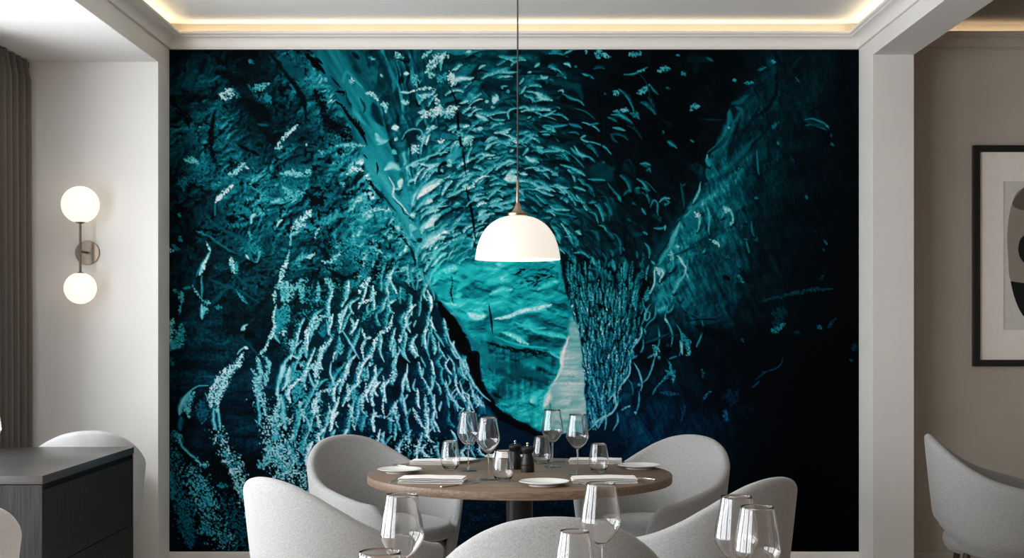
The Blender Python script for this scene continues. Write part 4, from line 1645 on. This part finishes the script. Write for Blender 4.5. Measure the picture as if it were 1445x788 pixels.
# ------------------------------------------------------------------ armchairs
def interp(x, tab):
    for (a, u), (b, v) in zip(tab, tab[1:]):
        if x <= b:
            t = (x - a) / (b - a); t = t * t * (3 - 2 * t) * .35 + t * .65
            return u + (v - u) * t
    return tab[-1][1]
ZT = [(0, .822), (12, .818), (26, .798), (40, .760), (55, .712), (72, .662), (90, .625), (108, .596), (126, .572)]
ZL_ = [(0, .395), (18, .39), (34, .345), (55, .295), (90, .28), (146, .275)]
def make_chair():
    root = empty('dining_armchair')
    n = 112; TE = 146.0; TR = 126.0
    rings = []
    for i in range(n + 1):
        th = -TE + 2 * TE * i / n
        # crowd the sections towards the ends
        u = -1 + 2 * i / n; th = TE * math.sin(u * PI / 2) * .45 + TE * u * .55
        a = abs(th)
        zl = sum(interp(abs(a + k), ZL_) for k in range(-10, 11, 2)) / 11; zt = sum(interp(min(abs(a + k), TR + 8), ZT) for k in range(-10, 11, 2)) / 11 + .004 * max(0, 1 - a / 30)
        if a > TR:
            k = min(1, (a - TR) / (TE - TR))
            mid = zl + .10
            zt = mid + (zt - mid) * math.sqrt(max(0, 1 - k * k)); zl = mid - (mid - zl) * math.sqrt(max(0, 1 - k ** 2))
            zt = max(zt, zl + .004)
        tr = R(th); s, c = math.sin(tr), math.cos(tr)
        def midp(z):
            g = (z - .30) / .50
            rad = .262 + .062 * min(1, max(0, g)) ** .75
            lo = max(0, (zl + .07 - z) / .07); rad -= .045 * lo * lo * (1 if a < TR else .4)
            ea, eb = rad * 1.02, rad * (1.0 if c > 0 else 1.10)
            e = .90
            return Vector((math.copysign(abs(s) ** e, s) * ea, -math.copysign(abs(c) ** e, c) * eb, z))
        h = .020 * (1 if a < TR else max(.25, math.sqrt(max(0, 1 - ((a - TR) / (TE - TR)) ** 2)) ** .6))
        nrm = Vector((s, -c, 0)); ring = []
        hh = min(h, (zt - zl) / 2)
        m = 14
        for k in range(m + 1):
            z = zl + hh + (zt - zl - 2 * hh) * k / m
            ring.append(midp(z) + nrm * h)
        for k in range(1, 8):
            p = PI * k / 8; ring.append(midp(zt - hh) + nrm * h * math.cos(p) + Vector((0, 0, hh * math.sin(p))))
        for k in range(m, -1, -1):
            z = zl + hh + (zt - zl - 2 * hh) * k / m
            bulge = .010 * math.sin(PI * k / m) if a < TR else 0
            ring.append(midp(z) - nrm * (h + bulge))
        for k in range(1, 6):
            p = PI * k / 6; ring.append(midp(zl + hh) - nrm * h * math.cos(p) - Vector((0, 0, hh * math.sin(p))))
        rings.append(ring)
    q = len(rings[0]); mb = MB()
    fs = [(i * q + k, i * q + (k + 1) % q, (i + 1) * q + (k + 1) % q, (i + 1) * q + k) for i in range(n) for k in range(q)]
    fs += [tuple(range(q))[::-1], tuple(n * q + k for k in range(q))]
    mb.add([v for r_ in rings for v in r_], fs)
    obj('backrest', mb, FABRIC, root, smooth=True, angle=70)
    # padded seat: a rounded pad inside the shell
    def pad(z0, z1, rx, ryb, ryf, rim, crown, n=72):
        vs = []; fs = []; prof = []
        for k in range(0, 9):
            p = -PI / 2 + PI * k / 8
            prof.append((1 - rim + rim * math.cos(p), (z0 + z1) / 2 + (z1 - z0) / 2 * math.sin(p)))
        prof = [(0.0, z0), (.6, z0)] + prof + [(.7, z1 + crown * .5), (.4, z1 + crown * .85), (0.0, z1 + crown)]
        for i in range(n):
            a = 2 * PI * i / n; s, c = math.sin(a), math.cos(a)
            e = .84
            x = math.copysign(abs(s) ** e, s) * rx; y = math.copysign(abs(c) ** e, c) * (ryf if c > 0 else ryb)
            for r_, z in prof: vs.append((x * r_, y * r_ + .0, z))
        m = len(prof)
        for i in range(n):
            j = (i + 1) % n
            for k in range(m - 1): fs.append((i * m + k, j * m + k, j * m + k + 1, i * m + k + 1))
        return MB().add(vs, fs)
    obj('seat', pad(.395, .462, .255, .245, .325, .10, .012), FABRIC, root, smooth=True, angle=70)
    obj('seat_base', pad(.285, .395, .252, .262, .27, .22, .0), FABRIC, root, smooth=True, angle=70)
    for sx in (-1, 1):
        for sy in (-1, 1):
            obj('leg', MB().tube([(sx * .17, sy * .17, .30), (sx * .20, sy * .20, .15), (sx * .225, sy * .225, .0)], [.017, .014, .010]), LEGW, root, smooth=True, angle=60)
    return root
def face(fx, fy): return math.atan2(-fx, fy)
chair = make_chair()
G = 'grey armchairs round the dining table'
place(chair, 0, (-.60, 4.60, 0), face(.72, .70), 'grey armchair in front left of the round table, seen from its back', 'chair', G)
place(chair, 1, (-.585, 5.86, 0), face(.70, -.72), 'grey armchair behind left of the round table, its inside turned to us', 'chair', G)
place(chair, 1, (.60, 5.86, 0), face(-.70, -.72), 'grey armchair behind right of the round table, its inside turned to us', 'chair', G)
place(chair, 1, (.625, 4.60, 0), face(-.72, .70), 'grey armchair in front right of the round table, behind the two wine glasses', 'chair', G)
place(chair, 1, (.095, 3.80, 0), face(-.02, 1), 'grey armchair centred in the foreground, only its rounded back top showing', 'chair', G)
place(chair, 1, (2.24, 6.05, 0), face(1, -.24), 'grey armchair at the far right under the framed print, facing right', 'chair')
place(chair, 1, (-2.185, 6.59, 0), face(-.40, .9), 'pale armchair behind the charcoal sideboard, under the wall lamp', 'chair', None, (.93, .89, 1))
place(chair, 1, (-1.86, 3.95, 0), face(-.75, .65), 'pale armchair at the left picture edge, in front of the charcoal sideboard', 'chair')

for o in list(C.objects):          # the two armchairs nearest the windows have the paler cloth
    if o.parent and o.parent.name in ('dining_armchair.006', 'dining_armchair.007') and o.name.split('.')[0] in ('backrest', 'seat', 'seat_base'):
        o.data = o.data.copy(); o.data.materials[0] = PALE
# ------------------------------------------------------------------ round dining table
TC = Vector((.012, 5.172, 0)); TR_ = .598
t = empty('round_dining_table', TC)
tag(t, 'round brown wooden dining table on a dark central column, laid for a meal', 'table')
obj('tabletop', MB().lathe([(0, .7175), (.585, .7175), (TR_ - .001, .7195), (TR_, .722), (TR_, .746), (TR_ - .0015, .749), (TR_ - .004, .75), (0, .75)], 160), TABLE, t, smooth=True, angle=30)
obj('pedestal', MB().lathe([(0, .03), (.052, .03), (.052, .705), (.16, .705), (.16, .7175), (0, .7175)], 64), PEDES, t, smooth=True, angle=30)
obj('base_plate', MB().lathe([(0, 0), (.30, 0), (.30, .018), (.295, .022), (.06, .030), (0, .03)], 96), PEDES, t, smooth=True, angle=30)

# foreground table, below the lower picture edge, that carries the near glasses
t2 = empty('round_dining_table', (.13, 2.40, 0))
tag(t2, 'nearest round table below the lower picture edge, carrying the near wine glasses', 'table')
obj('tabletop', MB().lathe([(0, .7175), (.635, .7175), (.65, .722), (.65, .746), (.646, .75), (0, .75)], 128), TABLE, t2, smooth=True, angle=30)
obj('pedestal', MB().lathe([(0, .03), (.052, .03), (.052, .7175), (0, .7175)], 64), PEDES, t2, smooth=True, angle=30)
obj('base_plate', MB().lathe([(0, 0), (.30, 0), (.30, .018), (.06, .030), (0, .03)], 96), PEDES, t2, smooth=True, angle=30)

# ------------------------------------------------------------------ glasses
def smooth_prof(pts, step=6):
    P = [Vector(p) for p in pts]; Q = [2 * P[0] - P[1]] + P + [2 * P[-1] - P[-2]]; out = []
    for i in range(1, len(Q) - 2):
        a, b, c, d = Q[i - 1:i + 3]
        for k in range(step):
            t = k / step
            out.append(.5 * (2 * b + (c - a) * t + (2 * a - 5 * b + 4 * c - d) * t * t + (3 * b - a - 3 * c + d) * t ** 3))
    return [tuple(v) for v in out] + [tuple(P[-1])]
def make_wine():
    root = empty('wine_glass')
    outer = smooth_prof([(.0036, .100), (.012, .1035), (.025, .115), (.0385, .134), (.0446, .149), (.0440, .160), (.0405, .184), (.0355, .211), (.0318, .235)])
    t = .0011
    inner = [(max(0.0, r - t * 1.2), z + (.0035 if i < 3 else t * max(0, 1 - i / 26) * 1.6)) for i, (r, z) in enumerate(outer)]
    inner = [(0.0, .1045)] + [p for p in inner if p[1] > .1050]
    bowl = [(0.0, .0985), (.0034, .0990)] + outer + [(.0312, .2356)] + inner[::-1]
    bowl[-2:] = bowl[-2:]
    obj('bowl', MB().lathe(bowl, 72), GLASS, root, smooth=True, angle=60)
    obj('stem', MB().lathe([(0, .0030), (.0050, .0030), (.0042, .010), (.0031, .025), (.0027, .055), (.0029, .085), (.0034, .0984), (0, .0984)], 24), GLASS, root, smooth=True, angle=60)
    obj('foot', MB().lathe([(0, 0), (.0340, 0), (.0348, .0006), (.0340, .0013), (.018, .0020), (.006, .0029), (0, .0029)], 72), GLASS, root, smooth=True, angle=60)
    return root
def make_tumbler():
    outer = smooth_prof([(.0210, 0.0), (.0255, .003), (.0335, .014), (.0385, .030), (.0395, .044), (.0375, .066), (.0335, .090), (.0295, .114)])
    t = .0012
    inner = [(max(0, r - t), z + max(0, .006 * (1 - z / .02))) for r, z in outer]
    inner = [(0, .0065)] + [p for p in inner if p[1] > .0066]
    prof = [(0, .0006), (.018, .0004)] + outer + [(.0289, .1145)] + inner[::-1]
    return obj('tumbler', MB().lathe(prof, 72), GLASS, smooth=True, angle=60)
wine = make_wine()
GW = 'wine glasses on the round table'; GN = 'wine glasses on the nearest table'
place(wine, 0, on(661, 665), 0, 'wine glass leftmost of the four on the round table, behind its neighbour', 'wine glass', GW)
place(wine, 1, on(689, 677.5), 0, 'wine glass second from left on the round table, beside the tumbler and mills', 'wine glass', GW)
place(wine, 1, on(779.5, 659.5), 0, 'wine glass just right of the pepper mills, behind the front plate', 'wine glass', GW)
place(wine, 1, on(815, 670.5), 0, 'wine glass rightmost of the four on the round table', 'wine glass', GW)
def near(x, D, z=.75): return Vector(((x - VX) * D / F, D, z))
place(wine, 1, near(567.5, 2.68), 0, 'near wine glass standing before the front left armchair', 'wine glass', GN)
place(wine, 1, near(848, 2.87), 0, 'near wine glass before the centre armchair, its stem showing', 'wine glass', GN)
place(wine, 1, near(811, 2.43), 0, 'smaller near wine glass cut by the lower edge, left of the stemmed one', 'wine glass', GN, .85)
place(wine, 1, near(1039.5, 2.65), 0, 'left one of two near wine glasses at the lower right', 'wine glass', GN)
place(wine, 1, near(1069, 2.50), 0, 'right and lower one of two near wine glasses at the lower right', 'wine glass', GN)
place(wine, 1, near(536, 2.0), 0, 'wine glass at the lower edge of which only the rim shows', 'wine glass', GN)
place(wine, 1, near(-13.5, 5.45), 0, 'wine glass on the charcoal sideboard at the left picture edge', 'wine glass')
tum = make_tumbler()
GT = 'stemless tumblers on the round table'
place(tum, 0, on(635.5, 662.5), 0, 'stemless tumbler left of the four wine glasses, before the rear napkin', 'tumbler', GT)
place(tum, 1, on(710, 679), 0, 'stemless tumbler in front of the two pepper mills', 'tumbler', GT)
place(tum, 1, on(764.5, 654.5), 0, 'stemless tumbler behind, just right of the pepper mills', 'tumbler', GT)
place(tum, 1, on(845, 667), 0, 'stemless tumbler rightmost on the round table, beside the right plate', 'tumbler', GT)

# ------------------------------------------------------------------ pepper mills
def make_mill():
    root = empty('pepper_mill')
    body = [(0, 0), (.0262, 0), (.0268, .002), (.0268, .020), (.0262, .024), (.0262, .030), (.0266, .034), (.0235, .050), (.0200, .064), (.0185, .072)]
    body = [(0, 0), (.0262, 0), (.0268, .002)] + smooth_prof([(.0268, .004), (.0268, .022), (.0258, .025), (.0262, .034), (.0228, .050), (.0198, .064), (.0188, .072)], 4) + [(0, .072)]
    obj('body', MB().lathe(body, 48), MILLM, root, smooth=True, angle=40)
    head = [(0, .0725), (.0190, .0725)] + smooth_prof([(.0200, .074), (.0240, .082), (.0262, .090), (.0255, .096), (.0180, .1015), (.006, .1035)], 5) + [(0, .1035)]
    obj('head', MB().lathe(head, 48), MILLM, root, smooth=True, angle=40)
    k = obj('knob', MB().lathe([(0, .1035), (.0042, .1035), (.0036, .106), (.0030, .108), (.0052, .1105), (.0058, .113), (.0050, .1155), (.0030, .117), (0, .117)], 24), STEEL, root, smooth=True, angle=50)
    k['label'] = 'small steel screw knob'
    return root
mill = make_mill()
GM = 'pair of pepper mills'
place(mill, 0, on(744.5, 666.5), 0, 'black pepper mill, the right and nearer one of the pair', 'pepper mill', GM)
place(mill, 1, on(727, 662.5), .4, 'black pepper mill, the left one half behind its twin', 'pepper mill', GM)

# ------------------------------------------------------------------ plates
def make_plate():
    prof = [(0, .0020), (.050, .0020), (.052, 0), (.056, 0), (.058, .0035)] + smooth_prof([(.062, .006), (.075, .0105), (.090, .0150)], 4) + [(.0915, .0160), (.0900, .0172)] + smooth_prof([(.075, .0130), (.062, .0092), (.054, .0070)], 4) + [(0, .0062)]
    return obj('side_plate', MB().lathe(prof, 96), PORC, smooth=True, angle=40)
plate = make_plate()
GP = 'white side plates on the round table'
place(plate, 0, on(768, 685.5), 0, 'white side plate nearest to us at the front of the round table', 'plate', GP)
place(plate, 1, on(564, 667.5), 0, 'white side plate at the left end of the round table', 'plate', GP, .96)
place(plate, 1, on(902, 661.5), 0, 'white side plate at the right end of the round table', 'plate', GP, .96)
place(plate, 1, on(648, 652.5), 0, 'white side plate behind the left tumbler, under a napkin edge', 'plate', GP, .8)
place(plate, 1, on(712, 648.5), 0, 'white side plate at the back of the table, behind the front tumbler', 'plate', GP, .95)

# ------------------------------------------------------------------ napkins
def make_napkin(lx=.235, ly=.105, layers=4, gap=.0052, name='napkin'):
    """a cloth folded back and forth: a snake shaped section drawn out along y"""
    th = .0022; pts = []
    for k in range(layers):
        z = .0012 + gap * k
        a, b = (-lx / 2, lx / 2) if k % 2 else (lx / 2, -lx / 2)
        sag = .0035 * (k / layers)
        for i in range(13):
            t = i / 12; x = a + (b - a) * t
            pts.append((x, z + sag * math.sin(PI * t) * .8))
        if k < layers - 1:
            s = 1 if b > 0 else -1
            for i in range(1, 6):
                p = -PI / 2 + PI * i / 6
                pts.append((b + s * gap * .5 * math.cos(p), z + gap / 2 + gap / 2 * math.sin(p)))
    P = [Vector((x, 0, z)) for x, z in pts]; n = len(P); L1 = []; L2 = []
    for i, p in enumerate(P):
        d = (P[min(i + 1, n - 1)] - P[max(i - 1, 0)]).normalized(); nn = Vector((-d.z, 0, d.x)) * th / 2
        L1.append(p + nn); L2.append(p - nn)
    loop = L1 + L2[::-1]; q = len(loop); mb = MB(); m = 6; vs = []; fs = []
    for j in range(m + 1):
        y = -ly / 2 + ly * j / m
        for v in loop: vs.append((v.x + .003 * math.sin(y * 40), y, max(0, v.z) + .0006 * math.sin(v.x * 55 + y * 60) * (v.z > .006)))
    for j in range(m):
        for k in range(q): fs.append((j * q + k, j * q + (k + 1) % q, (j + 1) * q + (k + 1) % q, (j + 1) * q + k))
    for i in range(n - 1):
        fs.append((i, i + 1, q - 2 - i, q - 1 - i)); o = m * q
        fs.append((o + i, o + q - 1 - i, o + q - 2 - i, o + i + 1))
    mb.add(vs, fs)
    return obj(name, mb, NAPK, smooth=True, angle=50)
nap = make_napkin()
GK = 'folded white napkins on the round table'
place(nap, 0, on(611, 680.5), R(-4), 'folded white napkin at the front left, beside the left plate', 'napkin', GK)
place(nap, 1, on(852, 680.5), R(184), 'folded white napkin at the front right, before the right wine glass', 'napkin', GK)
place(nap, 1, on(614, 654.5), R(-5), 'folded white napkin at the rear left, behind the left plate', 'napkin', GK, .82)
place(nap, 1, on(840, 653.5), R(178), 'folded white napkin at the rear right, behind the right tumbler', 'napkin', GK, .92)

# rolled napkin that stands at the back of the table on its plate
def make_roll():
    mb = MB(); vs = []; fs = []; n = 5
    for k in range(3):
        z0 = .0070 + k * .0095
        mb.box(-.042 + .004 * k, .042 - .003 * k, -.030, .030, z0, z0 + .0085, .0035)
    return mb
place(obj('folded_cloth', make_roll(), NAPK, smooth=True, angle=40), 0, on(709, 648.5), R(3), 'thickly folded white cloth on the back plate, behind the mills', 'napkin')

# ------------------------------------------------------------------ cutlery
def make_knife():
    root = empty('table_knife')
    h = MB(); n = 10; vs = []; 
    h.box(-.105, -.012, -.0048, .0048, .0, .0066, .002)
    obj('handle', h, STEEL, root, smooth=True, angle=40)
    b = MB().extrude([(-.012, -.004), (.075, -.0078), (.098, -.0066), (.108, -.001), (.109, .004), (.100, .0052), (-.012, .004)], .0008, .0024)
    obj('blade', b, STEEL, root)
    return root
def make_fork():
    root = empty('table_fork')
    out = []
    def strip(pts, th=.0018):
        """pts: (x, halfwidth, z)"""
        vs = []; fs = []
        for x, w, z in pts: vs += [(x, -w, z), (x, w, z), (x, w, z + th), (x, -w, z + th)]
        for i in range(len(pts) - 1):
            for k in range(4):
                l = (k + 1) % 4; fs.append((i * 4 + k, i * 4 + l, i * 4 + 4 + l, i * 4 + 4 + k))
        e = (len(pts) - 1) * 4
        fs += [(3, 2, 1, 0), (e, e + 1, e + 2, e + 3)]
        return vs, fs
    h = MB().add(*strip([(-.100, .0050, .0), (-.090, .0056, .0), (-.04, .0040, .0025), (.0, .0028, .0085), (.025, .0030, .0095), (.036, .0090, .0065), (.048, .0125, .0035)]))
    obj('handle', h, STEEL, root, smooth=True, angle=50)
    for k in range(4):
        y = -.0108 + .0072 * k
        vs, fs = strip([(.048, .0017, .0035), (.065, .0015, .0012), (.082, .0012, .0010), (.094, .0005, .0035)])
        obj('tine', MB().add([(a, b + y, c) for a, b, c in vs], fs), STEEL, root)
    return root
knife = make_knife(); fork = make_fork()
def lay(proto, used, a, b, label, cat, grp, z=.75, s=1.0):
    """lie along the table from photograph position a (handle end) towards b"""
    A = on(a[0], a[1], z); B = on(b[0], b[1], z); d = B - A
    M = A + d.normalized() * .105 * s
    return place(proto, used, M, math.atan2(d.y, d.x), label, cat, grp, s)
GKN = 'knives on the round table'; GF = 'forks on the round table'
lay(knife, 0, (622, 689), (690, 680), 'knife in front of the front left napkin, blade pointing right', 'knife', GKN, s=.95)
lay(knife, 1, (556, 657.5), (610, 664.5), 'knife behind the left plate, handle to the left', 'knife', GKN, s=.95)
lay(knife, 1, (925, 678.5), (885, 673), 'knife right of the front right napkin, handle towards the right edge', 'knife', GKN, s=.85)
lay(knife, 1, (797, 651.5), (756, 655.5), 'knife at the back, right of the tumbler behind the mills', 'knife', GKN, s=.8)
lay(fork, 0, (549, 681.5), (590, 670), 'fork at the left plate, handle towards the table edge', 'fork', GF, s=.8)
lay(fork, 1, (828, 686), (772, 673.5), 'fork leaning behind the front plate, tines to the left', 'fork', GF, s=.85)
lay(fork, 1, (695, 646.5), (668, 652), 'fork at the back left of the pepper mills', 'fork', GF, s=.8)
lay(fork, 1, (905, 652.5), (872, 656), 'fork behind the right plate, tines to the left', 'fork', GF, s=.8)

# ------------------------------------------------------------------ pendant lamp
pl = Vector(((730.5 - VX) * 5.172 / F, 5.172, 0))
pd = empty('pendant_lamp', (pl.x, pl.y, 0))
tag(pd, 'white domed pendant lamp with brass cap hanging above the round table', 'pendant lamp')
so = smooth_prof([(.1685, 1.592), (.1665, 1.606), (.158, 1.648), (.140, 1.692), (.112, 1.728), (.075, 1.752), (.040, 1.762), (.012, 1.764)], 5)
si = [(max(0.0, r - .004), z - (.003 if z > 1.70 else .0)) for r, z in so]
obj('lamp_shade', MB().lathe([(.012, 1.764)] + so[::-1][1:] + [(.1668, 1.5905)] + si[:-1] + [(.012, 1.760)], 96, close=True), OPAL, pd, smooth=True, angle=50)
obj('cap', MB().lathe([(0, 1.764), (.0400, 1.764), (.0405, 1.7665), (.0405, 1.7725), (.0390, 1.7745)] + smooth_prof([(.030, 1.7755), (.0245, 1.780), (.0165, 1.792), (.0095, 1.808), (.0065, 1.816)], 4) + [(0, 1.816)], 48), BRASS, pd, smooth=True, angle=35)
obj('rod', MB().lathe([(0, 1.816), (.0056, 1.816), (.0056, 1.904), (.0045, 1.906), (0, 1.906)], 20), BRASS, pd, smooth=True, angle=40)
obj('cord', MB().lathe([(0, 1.906), (.0030, 1.906), (.0030, 2.955), (0, 2.955)], 12), CORD, pd, smooth=True)
obj('ceiling_rose', MB().lathe([(0, 2.950), (.05, 2.952), (.055, 2.958), (.055, 2.975), (0, 2.975)], 48), BRASS, pd, smooth=True, angle=40)
obj('bulb', MB().lathe([(0, 1.640)] + smooth_prof([(.012, 1.642), (.024, 1.655), (.028, 1.670), (.022, 1.688), (.013, 1.702), (.012, 1.7585)], 5) + [(0, 1.7585)], 32), GLOBE, pd, smooth=True)
def point(name, loc, e, r, col=(1, .82, .6)):
    l = bpy.data.lights.new(name, 'POINT'); l.energy = e; l.shadow_soft_size = r; l.color = col
    o = bpy.data.objects.new(name, l); o.location = loc; C.objects.link(o); return o
point('pendant_light', (pl.x, pl.y, 1.615), 3.0, .03)

# ------------------------------------------------------------------ wall lamp
wx_ = (124 - VX) * DA / F; wz = EYE + 103 * DA / F
wl = empty('wall_lamp', (wx_, DA, wz))
tag(wl, 'bronze wall lamp with a glowing globe at each end on the alcove wall', 'wall lamp')
def ylathe(prof, c=(0, 0, 0), n=64):
    m_ = MB().lathe(prof, n); m_.v = [(x + c[0], -z + c[1], y + c[2]) for x, y, z in m_.v]; return m_
obj('wall_plate', ylathe([(0, 0), (.0635, 0), (.0640, .002), (.0640, .010), (.0625, .013), (0, .013)]), BRONZE, wl, smooth=True, angle=35)
obj('arm', ylathe([(0, .013), (.0065, .013), (.0065, .115), (0, .115)], n=24), BRONZE, wl, smooth=True, angle=40)
zt = (EYE + 171 * 6.795 / F) - wz; zb = (EYE + 53 * 6.795 / F) - wz
ry = -.12
obj('rod', MB().lathe([(0, zb + .074), (.0060, zb + .074), (.0060, zt - .088), (0, zt - .088)], 24, (0, ry, 0)), BRONZE, wl, smooth=True, angle=40)
def globe(r, z, up):
    n = 40; prof = []
    for k in range(n + 1):
        a = -PI / 2 + PI * k / n; prof.append((max(0, r * math.cos(a)), r * math.sin(a)))
    return MB().lathe(prof, 64, (0, ry, z))
obj('globe', globe(.0955, zt, 1), GLOBE, wl, smooth=True)
obj('globe', globe(.0815, zb, -1), GLOBE, wl, smooth=True)
def cup(z, s, R_):
    w = .032; hgt = math.sqrt(R_ * R_ - w * w)
    pr = [(0, -hgt * s - .010 * s), (.010, -hgt * s - .009 * s), (w * .75, -hgt * s - .003 * s), (w + .001, -hgt * s + .0005 * s), (w * .8, -math.sqrt(R_ * R_ - (w * .8) ** 2) * s), (0, -R_ * s + .001 * s)]
    return MB().lathe(pr, 40, (0, ry, z))
obj('globe_holder', cup(zt, 1, .0955), BRONZE, wl, smooth=True, angle=50)
obj('globe_holder', cup(zb, -1, .0815), BRONZE, wl, smooth=True, angle=50)

# ------------------------------------------------------------------ sideboard
SX1 = -1.830; SX0 = -2.47; SD0, SD1 = 5.065, 6.275
sb = empty('sideboard', ((SX0 + SX1) / 2, (SD0 + SD1) / 2, 0))
tag(sb, 'charcoal wooden sideboard with two wide drawers in the left alcove', 'sideboard')
cx, cy = sb.location.x, sb.location.y
def loc(mb): mb.v = [(x - cx, y - cy, z) for x, y, z in mb.v]; return mb
obj('top', loc(MB().box(SX0, SX1, SD0, SD1, .717, .75, .0015)), SIDET, sb, smooth=True, angle=30)
obj('body', loc(MB().box(SX0 + .004, SX1 - .030, SD0 + .012, SD1 - .006, .02, .712)
    .box(SX0 + .004, SX1 - .003, SD0 + .003, SD0 + .012, .02, .714, .001)
    .box(SX1 - .034, SX1 - .0032, SD0 + .012, SD0 + .018, .02, .7138)
    .box(SX1 - .034, SX1 - .003, SD1 - .016, SD1 - .004, .02, .714)), SIDE, sb)
obj('recess', loc(MB().box(SX1 - .0295, SX1 - .020, SD0 + .019, SD1 - .017, .03, .7165)), BLACK, sb)
for z0, z1 in ((.383, .692), (.055, .379)):
    obj('drawer', loc(MB().box(SX1 - .0195, SX1 - .004, SD0 + .021, SD1 - .019, z0, z1, .001)), SIDE, sb)
obj('plinth', loc(MB().box(SX0 + .03, SX1 - .04, SD0 + .03, SD1 - .03, 0, .02)), BLACK, sb)

# ------------------------------------------------------------------ framed print
fx0 = (1374 - VX) * 7.11 / F; fz1 = EYE + (460 - 205) * 7.11 / F; fz0 = EYE + (460 - 517.5) * 7.11 / F; fx1 = fx0 + .90
fr = empty('framed_print', ((fx0 + fx1) / 2, DB, (fz0 + fz1) / 2))
tag(fr, 'black framed abstract print in taupe and black shapes on the right wall', 'picture')
ox, oz = fr.location.x, fr.location.z
def frl(mb): mb.v = [(x - ox, y - DB, z - oz) for x, y, z in mb.v]; return mb
w = .036
obj('frame', frl(MB().box(fx0, fx0 + w, DB - .030, DB, fz0, fz1, .0015).box(fx1 - w, fx1, DB - .030, DB, fz0, fz1, .0015)
    .box(fx0 + w, fx1 - w, DB - .030, DB, fz1 - w, fz1, .0015).box(fx0 + w, fx1 - w, DB - .030, DB, fz0, fz0 + w, .0015)), FRAMEB, fr)
px0 = (1416.5 - VX) * 7.125 / F; px1 = fx1 - (px0 - fx0); pz1 = EYE + (460 - 256) * 7.125 / F; pz0 = EYE + (460 - 466) * 7.125 / F
mo = MB()
a, b, c_, d_ = fx0 + w, fx1 - w, fz0 + w, fz1 - w
mo.box(a, px0, DB - .014, DB - .010, c_, d_).box(px1, b, DB - .014, DB - .010, c_, d_).box(px0, px1, DB - .014, DB - .010, pz1, d_).box(px0, px1, DB - .014, DB - .010, c_, pz0)
obj('mount', frl(mo), MATB, fr)
obj('print', frl(MB().box(px0 - .004, px1 + .004, DB - .0100, DB - .008, pz0 - .004, pz1 + .004)), PAPER, fr)
def shape(pts, dep, m):
    """a flat ink shape given in photograph positions on the print"""
    P = smooth_prof(pts + [pts[0]], 8)[:-1]
    mb = MB(); n = len(P); D = DB - dep
    mb.add([((x - VX) * 7.128 / F, D, EYE - (y - VY) * 7.128 / F) for x, y in P] + [((x - VX) * 7.128 / F, D + .0003, EYE - (y - VY) * 7.128 / F) for x, y in P],
           [tuple(range(n)), tuple(range(n, 2 * n))[::-1]] + [(i, (i + 1) % n, n + (i + 1) % n, n + i) for i in range(n)])
    return obj('ink_shape', frl(mb), m, fr)
shape([(1445, 264), (1433, 275), (1425, 300), (1421.5, 331), (1423, 365), (1427, 397), (1450, 402), (1500, 392), (1535, 370), (1540, 320), (1520, 280), (1480, 262)], .0104, TAUPE)
shape([(1446, 264), (1434, 277), (1429, 289), (1440, 296), (1465, 298), (1500, 290), (1492, 270), (1468, 262)], .0108, UMBER)
shape([(1448, 330), (1440, 338), (1437, 353), (1441, 366), (1450, 374), (1465, 376), (1476, 362), (1476, 342), (1464, 330)], .0108, INK)
shape([(1426, 397), (1431, 418), (1439, 438), (1450, 452), (1470, 461), (1500, 455), (1524, 430), (1530, 400), (1500, 398), (1460, 401)], .0108, INK)

# ------------------------------------------------------------------ daylight
w_ = bpy.data.worlds.new('World'); scene.world = w_; w_.use_nodes = True
bg = w_.node_tree.nodes['Background']; bg.inputs['Color'].default_value = (.93, .965, 1.0, 1); bg.inputs['Strength'].default_value = 10
for a, b in WIN:      # portals: they only guide the sampling of the sky through the window openings
    l = bpy.data.lights.new('window_portal', 'AREA'); l.shape = 'RECTANGLE'; l.size = 2.43; l.size_y = b - a
    l.cycles.is_portal = True
    o = bpy.data.objects.new('window_portal', l); o.location = (XW - .05, (a + b) / 2, 1.335)
    o.rotation_euler = (0, R(-90), 0); C.objects.link(o)

# ------------------------------------------------------------------ camera and view
cd = bpy.data.cameras.new('camera'); cam = bpy.data.objects.new('camera', cd); C.objects.link(cam)
cam.location = (0, 0, EYE); cam.rotation_euler = (R(90), 0, 0)
cd.sensor_fit = 'HORIZONTAL'; cd.sensor_width = 36; cd.lens = 36 * F / 1445
cd.shift_x = (722.5 - VX) / 1445; cd.shift_y = (VY - 394) / 1445
cd.clip_start = .05; cd.clip_end = 100
scene.camera = cam
vs_ = scene.view_settings
vs_.view_transform = 'Standard'; vs_.look = 'None'; vs_.exposure = 0; vs_.gamma = 1; vs_.use_curve_mapping = False
